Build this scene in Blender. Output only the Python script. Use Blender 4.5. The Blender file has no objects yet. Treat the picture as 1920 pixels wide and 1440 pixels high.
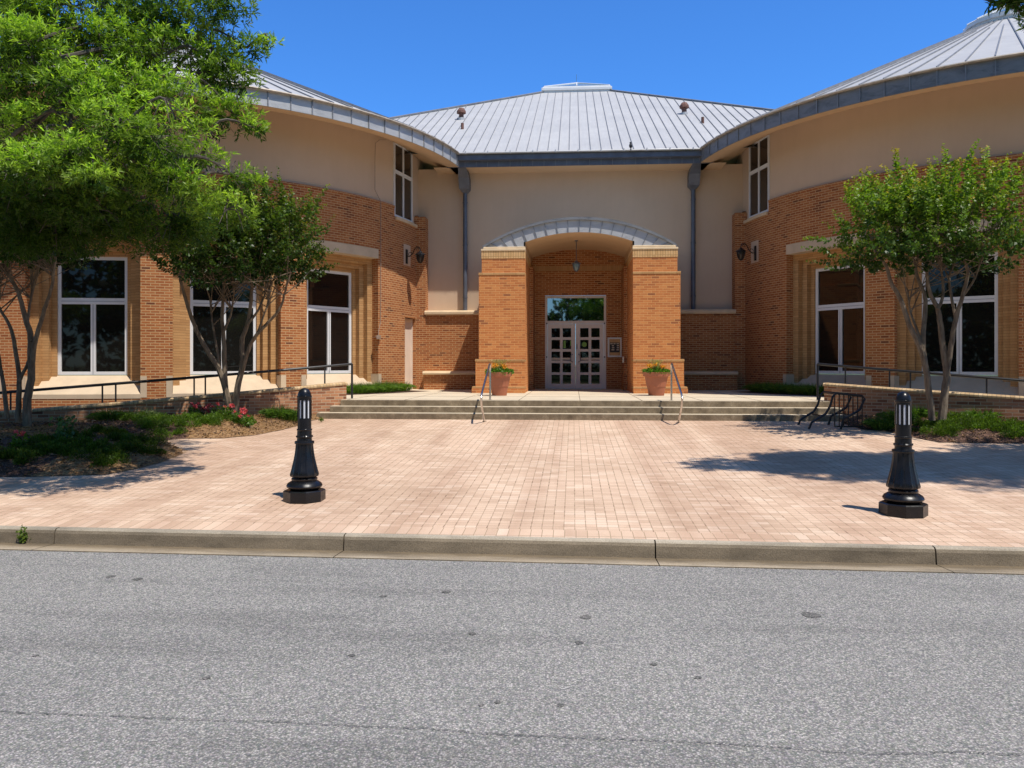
import bpy, math, random
import numpy as np
from mathutils import Vector, Matrix, noise

random.seed(11)
RNG = np.random.default_rng(5)
SC = bpy.context.scene
COL = SC.collection
R = math.radians

# ------------------------------------------------------------------ camera frame
CX, CZ, YAW, F, HOR = -0.144, 1.65, 0.074, 1550.0, 681.6
cs, sn = math.cos(YAW), math.sin(YAW)
def at(px, py, D):
    """metres in the place for a sighting taken from the pavement at depth D"""
    X = D * (px - 960) / F
    return Vector((CX + X * cs - D * sn, X * sn + D * cs, CZ - (py - HOR) * D / F))
def atz(px, y, z):
    """point seen in column px, on world plane y, height z"""
    t = (px - 960) / F
    dx, dy = t * cs - sn, t * sn + cs
    D = y / dy
    return Vector((CX + D * dx, y, z))

cam_d = bpy.data.cameras.new('camera'); cam = bpy.data.objects.new('camera', cam_d); COL.objects.link(cam)
cam.location = (CX, 0, CZ); cam.rotation_euler = (R(90), 0, YAW)
cam_d.sensor_width = 36; cam_d.lens = F / 1920 * 36; cam_d.shift_y = -(720 - HOR) / 1920
cam_d.clip_start = 0.05; cam_d.clip_end = 3000
SC.camera = cam

# ------------------------------------------------------------------ materials
def nt(name):
    m = bpy.data.materials.new(name); m.use_nodes = True
    t = m.node_tree; b = t.nodes['Principled BSDF']
    return m, t, b
def N(t, ty, **kw):
    n = t.nodes.new(ty)
    for k, v in kw.items():
        if k in n.inputs: n.inputs[k].default_value = v
        else: setattr(n, k, v)
    return n
def ramp(t, fac, stops):
    r = t.nodes.new('ShaderNodeValToRGB')
    e = r.color_ramp.elements
    while len(e) < len(stops): e.new(0.5)
    for i, (p, c) in enumerate(stops):
        e[i].position = p; e[i].color = (*c, 1) if len(c) == 3 else c
    t.links.new(fac, r.inputs[0]); return r.outputs[0]
def mixc(t, f, a, b, mode='MIX'):
    m = t.nodes.new('ShaderNodeMix'); m.data_type = 'RGBA'; m.blend_type = mode
    for i, v in ((0, f), (6, a), (7, b)):
        if isinstance(v, (int, float)): m.inputs[i].default_value = v
        elif isinstance(v, tuple): m.inputs[i].default_value = (*v, 1)
        else: t.links.new(v, m.inputs[i])
    return m.outputs[2]
def noise_n(t, scale, detail=4, rough=.55, vec=None, dist=0):
    n = N(t, 'ShaderNodeTexNoise', Scale=scale, Detail=detail, Roughness=rough, Distortion=dist)
    if vec is not None: t.links.new(vec, n.inputs['Vector'])
    return n
def coord(t, which='Object'):
    return t.nodes.new('ShaderNodeTexCoord').outputs[which]
def pos(t):
    return t.nodes.new('ShaderNodeNewGeometry').outputs['Position']
def mapping(t, vec, scale=(1, 1, 1), rot=(0, 0, 0), loc=(0, 0, 0)):
    m = t.nodes.new('ShaderNodeMapping'); t.links.new(vec, m.inputs[0])
    m.inputs['Scale'].default_value = scale; m.inputs['Rotation'].default_value = rot; m.inputs['Location'].default_value = loc
    return m.outputs[0]
def bump(t, b, h, strength=.3, dist=.01):
    n = N(t, 'ShaderNodeBump', Strength=strength, Distance=dist)
    t.links.new(h, n.inputs['Height']); t.links.new(n.outputs[0], b.inputs['Normal'])

def simple(name, col, rough=.6, metal=0, var=.12, scale=6, spec=None, bmp=0, stretch=(1, 1, 1)):
    m, t, b = nt(name)
    v = mapping(t, pos(t), stretch)
    n = noise_n(t, scale, 6, .6, v)
    lo = tuple(c * (1 - var) for c in col); hi = tuple(min(1, c * (1 + var)) for c in col)
    c = ramp(t, n.outputs[0], [(.3, lo), (.7, hi)])
    t.links.new(c, b.inputs['Base Color'])
    b.inputs['Roughness'].default_value = rough; b.inputs['Metallic'].default_value = metal
    if spec is not None: b.inputs['Specular IOR Level'].default_value = spec
    if bmp: bump(t, b, noise_n(t, scale * 12, 4, .6, v).outputs[0], bmp)
    return m

def brick(name, stops, mortar, bw=.2, bh=.0625, ms=.007, off=.5, weather=.25, bstr=.5, swap=False, msm=.15):
    m, t, b = nt(name)
    uv = t.nodes.new('ShaderNodeTexCoord').outputs['UV']
    if swap: uv = mapping(t, uv, (1, 1, 1), (0, 0, R(90)))
    bt = t.nodes.new('ShaderNodeTexBrick')
    t.links.new(uv, bt.inputs['Vector'])
    bt.offset = off
    for k, v in (('Scale', 1), ('Mortar Size', ms), ('Mortar Smooth', msm), ('Bias', 0), ('Brick Width', bw), ('Row Height', bh)):
        bt.inputs[k].default_value = v
    bt.inputs['Color1'].default_value = (0, 0, 0, 1); bt.inputs['Color2'].default_value = (1, 1, 1, 1); bt.inputs['Mortar'].default_value = (.5, .5, .5, 1)
    c = ramp(t, bt.outputs['Color'], stops)
    fine = noise_n(t, 60, 4, .7, pos(t))
    c = mixc(t, .22, c, ramp(t, fine.outputs[0], [(.3, (.25, .25, .25)), (.7, (1, 1, 1))]), 'MULTIPLY')
    c = mixc(t, bt.outputs['Fac'], c, mortar)
    big = noise_n(t, 1.1, 6, .65, pos(t))
    c = mixc(t, weather, c, ramp(t, big.outputs[0], [(.3, (.45, .42, .4)), (.65, (1, 1, 1))]), 'MULTIPLY')
    t.links.new(c, b.inputs['Base Color']); b.inputs['Roughness'].default_value = .85
    b.inputs['Specular IOR Level'].default_value = .25
    inv = N(t, 'ShaderNodeMath', operation='SUBTRACT'); inv.inputs[0].default_value = 1; t.links.new(bt.outputs['Fac'], inv.inputs[1])
    ad = N(t, 'ShaderNodeMath', operation='MULTIPLY_ADD'); ad.inputs[1].default_value = .35
    t.links.new(fine.outputs[0], ad.inputs[0]); t.links.new(inv.outputs[0], ad.inputs[2])
    bump(t, b, ad.outputs[0], bstr, .006)
    return m

M = {}
M['brick'] = brick('red_orange_brick', [(.0, (.17, .06, .03)), (.07, (.33, .1, .034)), (.35, (.40, .13, .042)), (.6, (.45, .155, .05)), (.85, (.5, .195, .07)), (1, (.4, .14, .05))], (.55, .34, .17), ms=.009, weather=.15)
M['pillar'] = brick('sunlit_pillar_brick', [(.0, (.36, .13, .055)), (.06, (.56, .19, .062)), (.35, (.63, .22, .07)), (.6, (.68, .25, .08)), (.85, (.72, .29, .095)), (1, (.6, .22, .075))], (.74, .42, .17), bw=.2, ms=.005, weather=.15)  # pillar brick brightened for its sun, drum brick darkened for shade
M['buff'] = brick('buff_brick', [(.0, (.5, .27, .11)), (.5, (.57, .32, .135)), (1, (.62, .36, .155))], (.3, .16, .07), ms=.004, bw=.3)
M['soldier'] = brick('soldier_brick_sunlit', [(.0, (.72, .44, .19)), (.5, (.8, .5, .23)), (1, (.84, .55, .26))], (.36, .2, .08), bw=.0667, bh=.3, ms=.005, off=0)  # colour brightened for the sun on the pillar bands
M['soldier_shaded'] = brick('soldier_brick_shaded', [(.0, (.5, .28, .12)), (1, (.6, .34, .15))], (.4, .24, .12), bw=.0667, bh=.3, ms=.005, off=0)  # darker copy of the pillar band brick, porch shade put into its colour
M['coping'] = brick('rowlock_coping', [(.0, (.5, .33, .17)), (.5, (.62, .43, .23)), (1, (.72, .52, .3))], (.34, .25, .16), bw=.072, bh=.4, ms=.006, off=0)
M['rampwall'] = brick('ramp_wall_brick', [(.0, (.22, .09, .05)), (.3, (.42, .18, .09)), (.6, (.52, .24, .12)), (1, (.6, .3, .16))], (.55, .42, .28), ms=.006)

def stucco():
    m, t, b = nt('beige_stucco')
    p = pos(t)
    n1 = noise_n(t, .7, 6, .6, p); n2 = noise_n(t, 5, 5, .6, mapping(t, p, (1.5, 1.5, .18)))
    c = ramp(t, n1.outputs[0], [(.3, (.58, .43, .305)), (.7, (.63, .475, .34))])
    c = mixc(t, .07, c, ramp(t, n2.outputs[0], [(.35, (.72, .7, .68)), (.6, (1, 1, 1))]), 'MULTIPLY')
    t.links.new(c, b.inputs['Base Color']); b.inputs['Roughness'].default_value = .92
    bump(t, b, noise_n(t, 90, 4, .7, p).outputs[0], .35, .004)
    return m
M['stucco'] = stucco()
M['soffit'] = simple('soffit_paint', (.62, .43, .26), .85, var=.06, scale=2)
M['cast'] = simple('cast_stone', (.58, .45, .31), .85, var=.1, scale=3, bmp=.25)
M['cap'] = simple('cap_stone', (.68, .52, .33), .85, var=.12, scale=4, bmp=.2)

def roofmat():
    m, t, b = nt('galvanised_roof')
    p = pos(t)
    n1 = noise_n(t, .6, 7, .65, p); n2 = noise_n(t, 3.5, 6, .7, mapping(t, p, (3, .35, .35)))
    c = ramp(t, n1.outputs[0], [(.3, (.42, .42, .425)), (.7, (.51, .505, .50))])
    c = mixc(t, .5, c, ramp(t, n2.outputs[0], [(.35, (.82, .82, .84)), (.62, (1, 1, 1))]), 'MULTIPLY')
    t.links.new(c, b.inputs['Base Color']); b.inputs['Roughness'].default_value = .6
    return m
M['roof'] = roofmat()
def scuff(m, lo, hi):
    t = m.node_tree; b = t.nodes['Principled BSDF']; n = noise_n(t, 7, 6, .7, pos(t))
    r_ = t.nodes.new('ShaderNodeMapRange'); r_.inputs[1].default_value = .35; r_.inputs[2].default_value = .7; r_.inputs[3].default_value = lo; r_.inputs[4].default_value = hi
    t.links.new(n.outputs[0], r_.inputs[0]); t.links.new(r_.outputs[0], b.inputs['Roughness'])
def fasciamat(name, a, bb):
    m, t, b = nt(name)
    p = pos(t)
    n1 = noise_n(t, 2.2, 7, .7, mapping(t, p, (1, 1, 2.5)), .6)
    c = ramp(t, n1.outputs[0], [(.35, a), (.5, bb), (.7, tuple(min(1, k * 1.15) for k in bb))])
    t.links.new(c, b.inputs['Base Color']); b.inputs['Roughness'].default_value = .5; b.inputs['Metallic'].default_value = .25
    return m
M['fascia'] = fasciamat('dark_shaded_fascia', (.14, .145, .155), (.22, .225, .235))  # dark metal, also the shaded copy used on the right drum
M['fascia_l'] = fasciamat('bright_lit_fascia', (.40, .405, .41), (.48, .48, .48))
M['darkmetal'] = simple('weathered_dark_metal', (.13, .145, .18), .5, .3, var=.2, scale=4)
M['rib'] = simple('seam_rib', (.26, .265, .28), .5, .3, var=.25, scale=5)
M['gutter'] = simple('gutter_lip', (.42, .36, .29), .6, .2, var=.3, scale=6)
M['white'] = simple('white_window_frame', (.74, .74, .75), .45, var=.05, scale=3)
M['doorwhite'] = simple('door_paint', (.74, .67, .62), .5, var=.05, scale=3)
M['sidedoor'] = simple('pale_door_paint', (.76, .63, .52), .55, var=.05, scale=2)
M['black'] = simple('black_gloss_paint', (.008, .008, .010), .24, var=.3, scale=8, spec=.4)
scuff(M['black'], .18, .5)
M['blackrail'] = simple('black_rail_paint', (.012, .012, .014), .45, var=.3, scale=8)
M['steel'] = simple('brushed_steel', (.62, .6, .57), .25, 1, var=.1, scale=8)
M['concrete'] = simple('platform_concrete', (.62, .52, .38), .9, var=.1, scale=2.2, bmp=.2)
M['terracotta'] = simple('terracotta', (.40, .135, .07), .6, var=.08, scale=5)
M['rust'] = simple('rusty_flue', (.17, .08, .06), .8, var=.5, scale=12)
M['soil'] = simple('potting_soil', (.05, .035, .022), .95, var=.4, scale=40)
M['lampglass'] = simple('frosted_lens', (.7, .72, .76), .35, var=.03, scale=4)
M['rubber'] = simple('black_sticker', (.02, .02, .02), .5)
M['dark'] = simple('dark_interior', (.015, .013, .012), .9)
M['bird'] = simple('black_feathers', (.012, .012, .016), .5)
M['green_sign'] = simple('green_sticker', (.18, .38, .05), .5, var=.2)
M['teal'] = simple('teal_sticker', (.12, .32, .3), .5, var=.2)
M['paper'] = simple('paper', (.7, .6, .48), .8, var=.1)
M['tanpaper'] = simple('tan_paper', (.62, .38, .18), .8, var=.15)
M['skylight'] = simple('skylight_glass', (.16, .24, .26), .12, var=.2, scale=3, spec=.8)

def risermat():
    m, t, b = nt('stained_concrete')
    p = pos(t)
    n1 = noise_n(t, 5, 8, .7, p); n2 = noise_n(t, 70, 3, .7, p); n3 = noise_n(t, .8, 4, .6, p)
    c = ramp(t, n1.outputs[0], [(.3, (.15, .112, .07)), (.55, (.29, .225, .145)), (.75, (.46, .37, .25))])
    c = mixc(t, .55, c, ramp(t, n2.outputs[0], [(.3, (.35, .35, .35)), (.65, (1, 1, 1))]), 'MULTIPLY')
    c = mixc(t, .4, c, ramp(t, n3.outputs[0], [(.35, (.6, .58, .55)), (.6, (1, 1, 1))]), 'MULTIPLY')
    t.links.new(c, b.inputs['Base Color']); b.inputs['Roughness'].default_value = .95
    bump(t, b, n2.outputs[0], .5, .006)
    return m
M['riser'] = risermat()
def kerbmat(name, k):
    m, t, b = nt(name)
    p = pos(t)
    n1 = noise_n(t, 1.6, 8, .7, mapping(t, p, (.6, 2, 2))); n2 = noise_n(t, 95, 3, .8, p)
    c = ramp(t, n1.outputs[0], [(.3, tuple(.42 * q for q in k)), (.5, tuple(.72 * q for q in k)), (.7, k)])
    c = mixc(t, .6, c, ramp(t, n2.outputs[0], [(.32, (.38, .36, .33)), (.62, (1, 1, 1))]), 'MULTIPLY')
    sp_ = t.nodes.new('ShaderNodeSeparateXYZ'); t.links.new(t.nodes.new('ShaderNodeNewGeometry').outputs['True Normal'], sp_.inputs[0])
    c = mixc(t, 1, c, ramp(t, sp_.outputs[2], [(.3, (.58, .53, .46)), (.9, (1, 1, 1))]), 'MULTIPLY')     # upright faces made darker by their normal
    t.links.new(c, b.inputs['Base Color']); b.inputs['Roughness'].default_value = .95
    bump(t, b, n2.outputs[0], .6, .006)
    return m
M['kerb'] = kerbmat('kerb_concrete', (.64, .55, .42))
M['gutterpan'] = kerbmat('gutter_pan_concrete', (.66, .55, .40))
def pan_dirt(m):
    t = m.node_tree; b = t.nodes['Principled BSDF']; old = b.inputs['Base Color'].links[0].from_socket
    p = pos(t); sx = t.nodes.new('ShaderNodeSeparateXYZ'); t.links.new(p, sx.inputs[0])
    a = N(t, 'ShaderNodeMath', operation='MULTIPLY_ADD'); a.inputs[1].default_value = .027; t.links.new(sx.outputs[0], a.inputs[0]); t.links.new(sx.outputs[1], a.inputs[2])
    n = noise_n(t, 4, 5, .7, mapping(t, p, (.5, 1, 1))); w_ = N(t, 'ShaderNodeMath', operation='MULTIPLY_ADD'); w_.inputs[1].default_value = .28; t.links.new(n.outputs[0], w_.inputs[0]); t.links.new(a.outputs[0], w_.inputs[2])
    d = N(t, 'ShaderNodeMapRange'); d.inputs[1].default_value = 6.86; d.inputs[2].default_value = 7.14; t.links.new(w_.outputs[0], d.inputs[0])
    c = mixc(t, 1, old, ramp(t, d.outputs[0], [(.0, (1, 1, 1)), (.55, (.75, .71, .66)), (1, (.38, .34, .28))]), 'MULTIPLY')
    t.links.new(c, b.inputs['Base Color'])
pan_dirt(M['gutterpan'])

def asphalt(name='weathered_asphalt', k=1.0):
    m, t, b = nt(name)
    p = pos(t)
    v = t.nodes.new('ShaderNodeTexVoronoi'); v.inputs['Scale'].default_value = 105; t.links.new(p, v.inputs['Vector'])
    sep = t.nodes.new('ShaderNodeSeparateColor'); t.links.new(v.outputs['Color'], sep.inputs[0])
    stone = ramp(t, sep.outputs[0], [(.0, (.25, .236, .212)), (.35, (.32, .303, .274)), (.65, (.405, .385, .35)), (.9, (.54, .513, .468)), (1, (.65, .62, .565))])
    gap = ramp(t, v.outputs['Distance'], [(.25, (1, 1, 1)), (.6, (.42, .42, .44))])
    c = mixc(t, .8, stone, gap, 'MULTIPLY')
    tint = mixc(t, .03, c, v.outputs['Color'])
    big = noise_n(t, .35, 6, .6, p); mid = noise_n(t, 1.3, 6, .7, mapping(t, p, (.16, 1.3, 1)), .5)
    c = mixc(t, .4, tint, ramp(t, big.outputs[0], [(.35, (.66, .66, .68)), (.65, (1, 1, 1))]), 'MULTIPLY')
    c = mixc(t, .5, c, ramp(t, mid.outputs[0], [(.34, (.6, .6, .61)), (.5, (1, 1, 1))]), 'MULTIPLY')
    c = mixc(t, 1, c, (k, k, k), 'MULTIPLY')
    t.links.new(c, b.inputs['Base Color']); b.inputs['Roughness'].default_value = .9
    b.inputs['Specular IOR Level'].default_value = .3
    bump(t, b, v.outputs['Distance'], .35, .005)
    return m
M['asphalt'] = asphalt()

def pavers(name, swap=False, offs=.5):
    m, t, b = nt(name)
    p = pos(t)
    vec = mapping(t, p, (1, 1, 1), (0, 0, R(90) if swap else 0), (.03, .02, 0))
    bt = t.nodes.new('ShaderNodeTexBrick'); t.links.new(vec, bt.inputs['Vector']); bt.offset = offs
    bw, bh = (.2, .1) if not swap else (.2, .1)
    if offs == 0: bw = .4
    for k, v in (('Scale', 1), ('Mortar Size', .0035), ('Mortar Smooth', .2), ('Bias', 0), ('Brick Width', bw), ('Row Height', bh)):
        bt.inputs[k].default_value = v
    bt.inputs['Color1'].default_value = (0, 0, 0, 1); bt.inputs['Color2'].default_value = (1, 1, 1, 1); bt.inputs['Mortar'].default_value = (.5, .5, .5, 1)
    def mth(op, a, b_=None):
        q = N(t, 'ShaderNodeMath', operation=op)
        for i_, v_ in enumerate((a, b_)):
            if v_ is None: continue
            if isinstance(v_, (int, float)): q.inputs[i_].default_value = v_
            else: t.links.new(v_, q.inputs[i_])
        return q.outputs[0]
    sx_ = t.nodes.new('ShaderNodeSeparateXYZ'); t.links.new(vec, sx_.inputs[0])
    row = mth('FLOOR', mth('DIVIDE', sx_.outputs[1], .1))
    u_ = mth('FRACT', mth('ADD', mth('DIVIDE', sx_.outputs[0], bw), mth('MULTIPLY', row, .5 if offs else 0)))
    vj = mth('GREATER_THAN', mth('ABSOLUTE', mth('SUBTRACT', u_, .5)), .5 - .007 / bw * .8)
    vj = mth('MULTIPLY', vj, ramp(t, noise_n(t, 2.5, 3, .7, p).outputs[0], [(.35, (.1, .1, .1)), (.65, (.85, .85, .85))]))
    c = ramp(t, bt.outputs['Color'], [(.0, (.63, .44, .31)), (.4, (.71, .505, .36)), (.8, (.75, .545, .395)), (1, (.8, .61, .46))])
    st = noise_n(t, 1.7, 3, .5, mapping(t, p, (1, .05, 1)))            # long bands of paler bricks running towards the steps
    c = mixc(t, 1, c, ramp(t, st.outputs[0], [(.4, (.84, .79, .77)), (.56, (1.0, 1, 1))]), 'MULTIPLY')
    big = noise_n(t, .5, 6, .6, p)
    c = mixc(t, .5, c, ramp(t, big.outputs[0], [(.35, (.72, .69, .65)), (.6, (1, 1, 1))]), 'MULTIPLY')
    wk = noise_n(t, 2.6, 7, .75, p); c = mixc(t, .6, c, ramp(t, wk.outputs[0], [(.3, (.7, .66, .6)), (.42, (1, 1, 1))]), 'MULTIPLY')      # stained, walked-on patches
    fn = noise_n(t, 130, 3, .7, p)
    c = mixc(t, .3, c, ramp(t, fn.outputs[0], [(.35, (.5, .48, .46)), (.6, (1, 1, 1))]), 'MULTIPLY')
    c = mixc(t, bt.outputs['Fac'], c, (.38, .27, .17))
    c = mixc(t, vj, c, (.17, .10, .06))
    t.links.new(c, b.inputs['Base Color']); b.inputs['Roughness'].default_value = .9
    inv = N(t, 'ShaderNodeMath', operation='SUBTRACT'); inv.inputs[0].default_value = 1; t.links.new(bt.outputs['Fac'], inv.inputs[1])
    bump(t, b, inv.outputs[0], .6, .006)
    return m
M['pavers'] = pavers('clay_pavers')
M['pavers_border'] = pavers('clay_paver_border', True, 0)

def glass(name, tint, spec=.35):
    m, t, b = nt(name)
    n = noise_n(t, 1.3, 3, .5, pos(t))
    c = ramp(t, n.outputs[0], [(.3, tuple(k * .6 for k in tint)), (.7, tint)])
    t.links.new(c, b.inputs['Base Color']); b.inputs['Roughness'].default_value = .02
    b.inputs['Specular IOR Level'].default_value = spec; b.inputs['IOR'].default_value = 1.55
    bump(t, b, noise_n(t, .9, 2, .5, pos(t)).outputs[0], .03, .05)
    return m
M['glass'] = glass('dark_window_glass', (.012, .011, .010))
M['glass_up'] = glass('upper_window_glass', (.05, .035, .026))
M['transom'] = glass('transom_glass', (.01, .012, .014), 1.0)
M['transom'].node_tree.nodes['Principled BSDF'].inputs['IOR'].default_value = 2.6

def leafmat(name, trans=.45, rough=.5, sat=1.0):
    m = bpy.data.materials.new(name); m.use_nodes = True; t = m.node_tree
    b = t.nodes['Principled BSDF']; out = t.nodes['Material Output']
    a = N(t, 'ShaderNodeAttribute', attribute_name='tint')
    g = t.nodes.new('ShaderNodeNewGeometry')
    var = ramp(t, g.outputs['Random Per Island'], [(0, (.62, .68, .6)), (.5, (1, 1, 1)), (1, (1.25, 1.18, .9))])
    c = mixc(t, 1.0, a.outputs['Color'], var, 'MULTIPLY')
    t.links.new(c, b.inputs['Base Color']); b.inputs['Roughness'].default_value = rough
    b.inputs['Specular IOR Level'].default_value = .35
    tr = t.nodes.new('ShaderNodeBsdfTranslucent')
    c2 = mixc(t, 1.0, c, (1.35, 1.5, .55), 'MULTIPLY'); t.links.new(c2, tr.inputs[0])
    mx = t.nodes.new('ShaderNodeMixShader'); mx.inputs[0].default_value = trans
    t.links.new(b.outputs[0], mx.inputs[1]); t.links.new(tr.outputs[0], mx.inputs[2]); t.links.new(mx.outputs[0], out.inputs[0])
    return m
M['leaf'] = leafmat('leaf', .5, .45)
M['gloss_leaf'] = leafmat('glossy_leaf', .35, .42)
M['petal'] = leafmat('petal', .2, .7)

def barkmat(name, a, bb):
    m, t, b = nt(name)
    n = noise_n(t, 9, 6, .7, mapping(t, pos(t), (2, 2, .5)))
    c = ramp(t, n.outputs[0], [(.35, a), (.65, bb)])
    t.links.new(c, b.inputs['Base Color']); b.inputs['Roughness'].default_value = .85
    bump(t, b, noise_n(t, 30, 4, .6, mapping(t, pos(t), (2, 2, .4))).outputs[0], .5, .01)
    return m
M['bark'] = barkmat('crape_bark', (.10, .07, .045), (.26, .20, .135))
M['oakbark'] = barkmat('oak_bark', (.05, .04, .035), (.13, .105, .085))
def mulchmat(name, cols):
    m, t, b = nt(name)
    p = pos(t)
    v = t.nodes.new('ShaderNodeTexVoronoi'); v.inputs['Scale'].default_value = 38; t.links.new(mapping(t, p, (1, 1, 1)), v.inputs['Vector'])
    sep = t.nodes.new('ShaderNodeSeparateColor'); t.links.new(v.outputs['Color'], sep.inputs[0])
    c = ramp(t, sep.outputs[0], cols)
    n = noise_n(t, 1.2, 5, .6, p)
    c = mixc(t, .5, c, ramp(t, n.outputs[0], [(.35, (.5, .48, .46)), (.62, (1, 1, 1))]), 'MULTIPLY')
    t.links.new(c, b.inputs['Base Color']); b.inputs['Roughness'].default_value = .95
    bump(t, b, v.outputs['Distance'], 1, .03)
    return m
M['mulch'] = mulchmat('bark_mulch', [(0, (.04, .02, .013)), (.5, (.10, .05, .032)), (1, (.22, .12, .08))])
M['straw'] = mulchmat('pine_straw', [(0, (.2, .1, .045)), (.5, (.36, .2, .09)), (1, (.5, .31, .15))])
M['lawn'] = simple('lawn', (.06, .1, .025), .95, var=.4, scale=3)

# ------------------------------------------------------------------ mesh builder
class MB:
    def __init__(s, uvf=None, mirror=False):
        s.v = []; s.f = []; s.uv = []; s.uvf = uvf; s.mir = mirror
    def face(s, pts, uv=None):
        pts = [Vector(p) for p in pts]
        if uv is None:
            if s.uvf: uv = [s.uvf(p) for p in pts]
            else:
                n = Vector((0, 0, 0))
                for i in range(len(pts)):
                    a, b = pts[i], pts[(i + 1) % len(pts)]
                    n += Vector(((a.y - b.y) * (a.z + b.z), (a.z - b.z) * (a.x + b.x), (a.x - b.x) * (a.y + b.y)))
                if n.length < 1e-12: n = Vector((0, 0, 1))
                n.normalize()
                if abs(n.z) > .7: uv = [(p.x, p.y) for p in pts]
                else:
                    t = Vector((0, 0, 1)).cross(n).normalized()
                    uv = [(p.dot(t), p.z) for p in pts]
        if s.mir:
            pts = [Vector((-p.x, p.y, p.z)) for p in pts][::-1]; uv = uv[::-1]
        i = len(s.v); s.v += pts; s.f.append(list(range(i, i + len(pts)))); s.uv += list(uv)
    def box(s, x0, x1, y0, y1, z0, z1, T=None):
        P = [Vector((x, y, z)) for z in (z0, z1) for y in (y0, y1) for x in (x0, x1)]
        if T is not None: P = [T @ p for p in P]
        for q in ((0, 2, 3, 1), (4, 5, 7, 6), (0, 1, 5, 4), (2, 6, 7, 3), (0, 4, 6, 2), (1, 3, 7, 5)):
            s.face([P[k] for k in q])
    def bbox(s, x0, x1, y0, y1, z0, z1, b=.02, T=None):
        """box with bevelled vertical & top edges"""
        prof = [(b, z0), (0, z0), (0, z1 - b), (b * .3, z1 - b * .3), (b, z1)]
        def ring(o, z): return [Vector((x0 + o, y0 + o, z)), Vector((x1 - o, y0 + o, z)), Vector((x1 - o, y1 - o, z)), Vector((x0 + o, y1 - o, z))]
        rs = [ring(o, z) for o, z in prof[1:]]
        if T is not None: rs = [[T @ p for p in r] for r in rs]
        for a, c in zip(rs, rs[1:]):
            for k in range(4): s.face([a[k], a[(k + 1) % 4], c[(k + 1) % 4], c[k]])
        s.face(rs[-1]); s.face(rs[0][::-1])
    def tube(s, path, rad, n=8, cap=True):
        path = [Vector(p) for p in path]
        if isinstance(rad, (int, float)): rad = [rad] * len(path)
        rings = []; prev = None
        for i, p in enumerate(path):
            d = (path[min(i + 1, len(path) - 1)] - path[max(i - 1, 0)]).normalized()
            if prev is None:
                u = d.orthogonal().normalized()
            else:
                u = (prev - d * prev.dot(d)).normalized()
            prev = u; w = d.cross(u)
            rings.append([p + (u * math.cos(a) + w * math.sin(a)) * rad[i] for a in [2 * math.pi * k / n for k in range(n)]])
        for a, b in zip(rings, rings[1:]):
            for k in range(n): s.face([a[k], a[(k + 1) % n], b[(k + 1) % n], b[k]])
        if cap: s.face(rings[0][::-1]); s.face(rings[-1])
    def lathe(s, prof, c=(0, 0), n=32, a0=0, a1=2 * math.pi, uvr=None):
        full = abs(a1 - a0 - 2 * math.pi) < 1e-6
        for i in range(n):
            t0 = a0 + (a1 - a0) * i / n; t1 = a0 + (a1 - a0) * (i + 1) / n
            for (r0, z0), (r1, z1) in zip(prof, prof[1:]):
                def P(r, t, z): return Vector((c[0] + r * math.cos(t), c[1] + r * math.sin(t), z))
                q = [P(r0, t0, z0), P(r0, t1, z0), P(r1, t1, z1), P(r1, t0, z1)]
                uv = None
                if uvr: uv = [(uvr * t0, z0), (uvr * t1, z0), (uvr * t1, z1), (uvr * t0, z1)]
                if r0 < 1e-6: q = [q[0], q[2], q[3]]; uv = uv and [uv[0], uv[2], uv[3]]
                elif r1 < 1e-6: q = q[:3]; uv = uv and uv[:3]
                s.face(q, uv)
    def build(s, name, mat, parent=None, smooth=False, weld=False, keep=False):
        me = bpy.data.meshes.new(name)
        me.from_pydata([tuple(v) for v in s.v], [], s.f); me.update()
        ul = me.uv_layers.new(name='UVMap'); ul.data.foreach_set('uv', [c for u in s.uv for c in u])
        me.materials.append(mat)
        if weld or smooth:
            import bmesh
            bm = bmesh.new(); bm.from_mesh(me); bmesh.ops.remove_doubles(bm, verts=bm.verts, dist=1e-4); bm.to_mesh(me); bm.free()
        if smooth:
            me.polygons.foreach_set('use_smooth', [True] * len(me.polygons))
            try: me.set_sharp_from_angle(angle=R(35))
            except Exception: pass
        o = bpy.data.objects.new(name, me); COL.objects.link(o)
        if parent is not None:
            o.parent = parent; o.matrix_parent_inverse = Matrix.Translation(-parent.location) if parent.parent is None else parent_inv(parent)
        return o
def join_into(tgt, obs):
    """merge extra pieces (seams, joints) into the mesh they are a surface detail of"""
    import bmesh
    bm = bmesh.new(); bm.from_mesh(tgt.data)
    uvl = bm.loops.layers.uv.verify()
    for o in obs:
        k = len(tgt.data.materials); tgt.data.materials.append(o.data.materials[0])
        n0 = len(bm.faces); bm.from_mesh(o.data); bm.faces.ensure_lookup_table()
        for f in bm.faces[n0:]: f.material_index = k
    bm.to_mesh(tgt.data); bm.free()
    for o in obs:
        me = o.data; bpy.data.objects.remove(o); bpy.data.meshes.remove(me)
def parent_inv(p):
    return Matrix.Identity(4)
def tag(o, label=None, cat=None, group=None, kind=None):
    if label: o['label'] = label
    if cat: o['category'] = cat
    if group: o['group'] = group
    if kind: o['kind'] = kind
    return o
def empty(name, loc, label=None, cat=None, group=None):
    o = bpy.data.objects.new(name, None); COL.objects.link(o); o.location = loc; o.empty_display_size = .1
    return tag(o, label, cat, group)
def structure(o): o['kind'] = 'structure'; return o

# ================================================================== SETTING
def ky(x): return 7.08 - .027 * x           # kerb face line
def pz(y): return .14 + .0359 * max(0, y - 7.1)
YS = [17.5, 17.22, 16.94]                    # step noses
ZP = CZ - .787                               # platform level
ZB = ZP - .375

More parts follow.
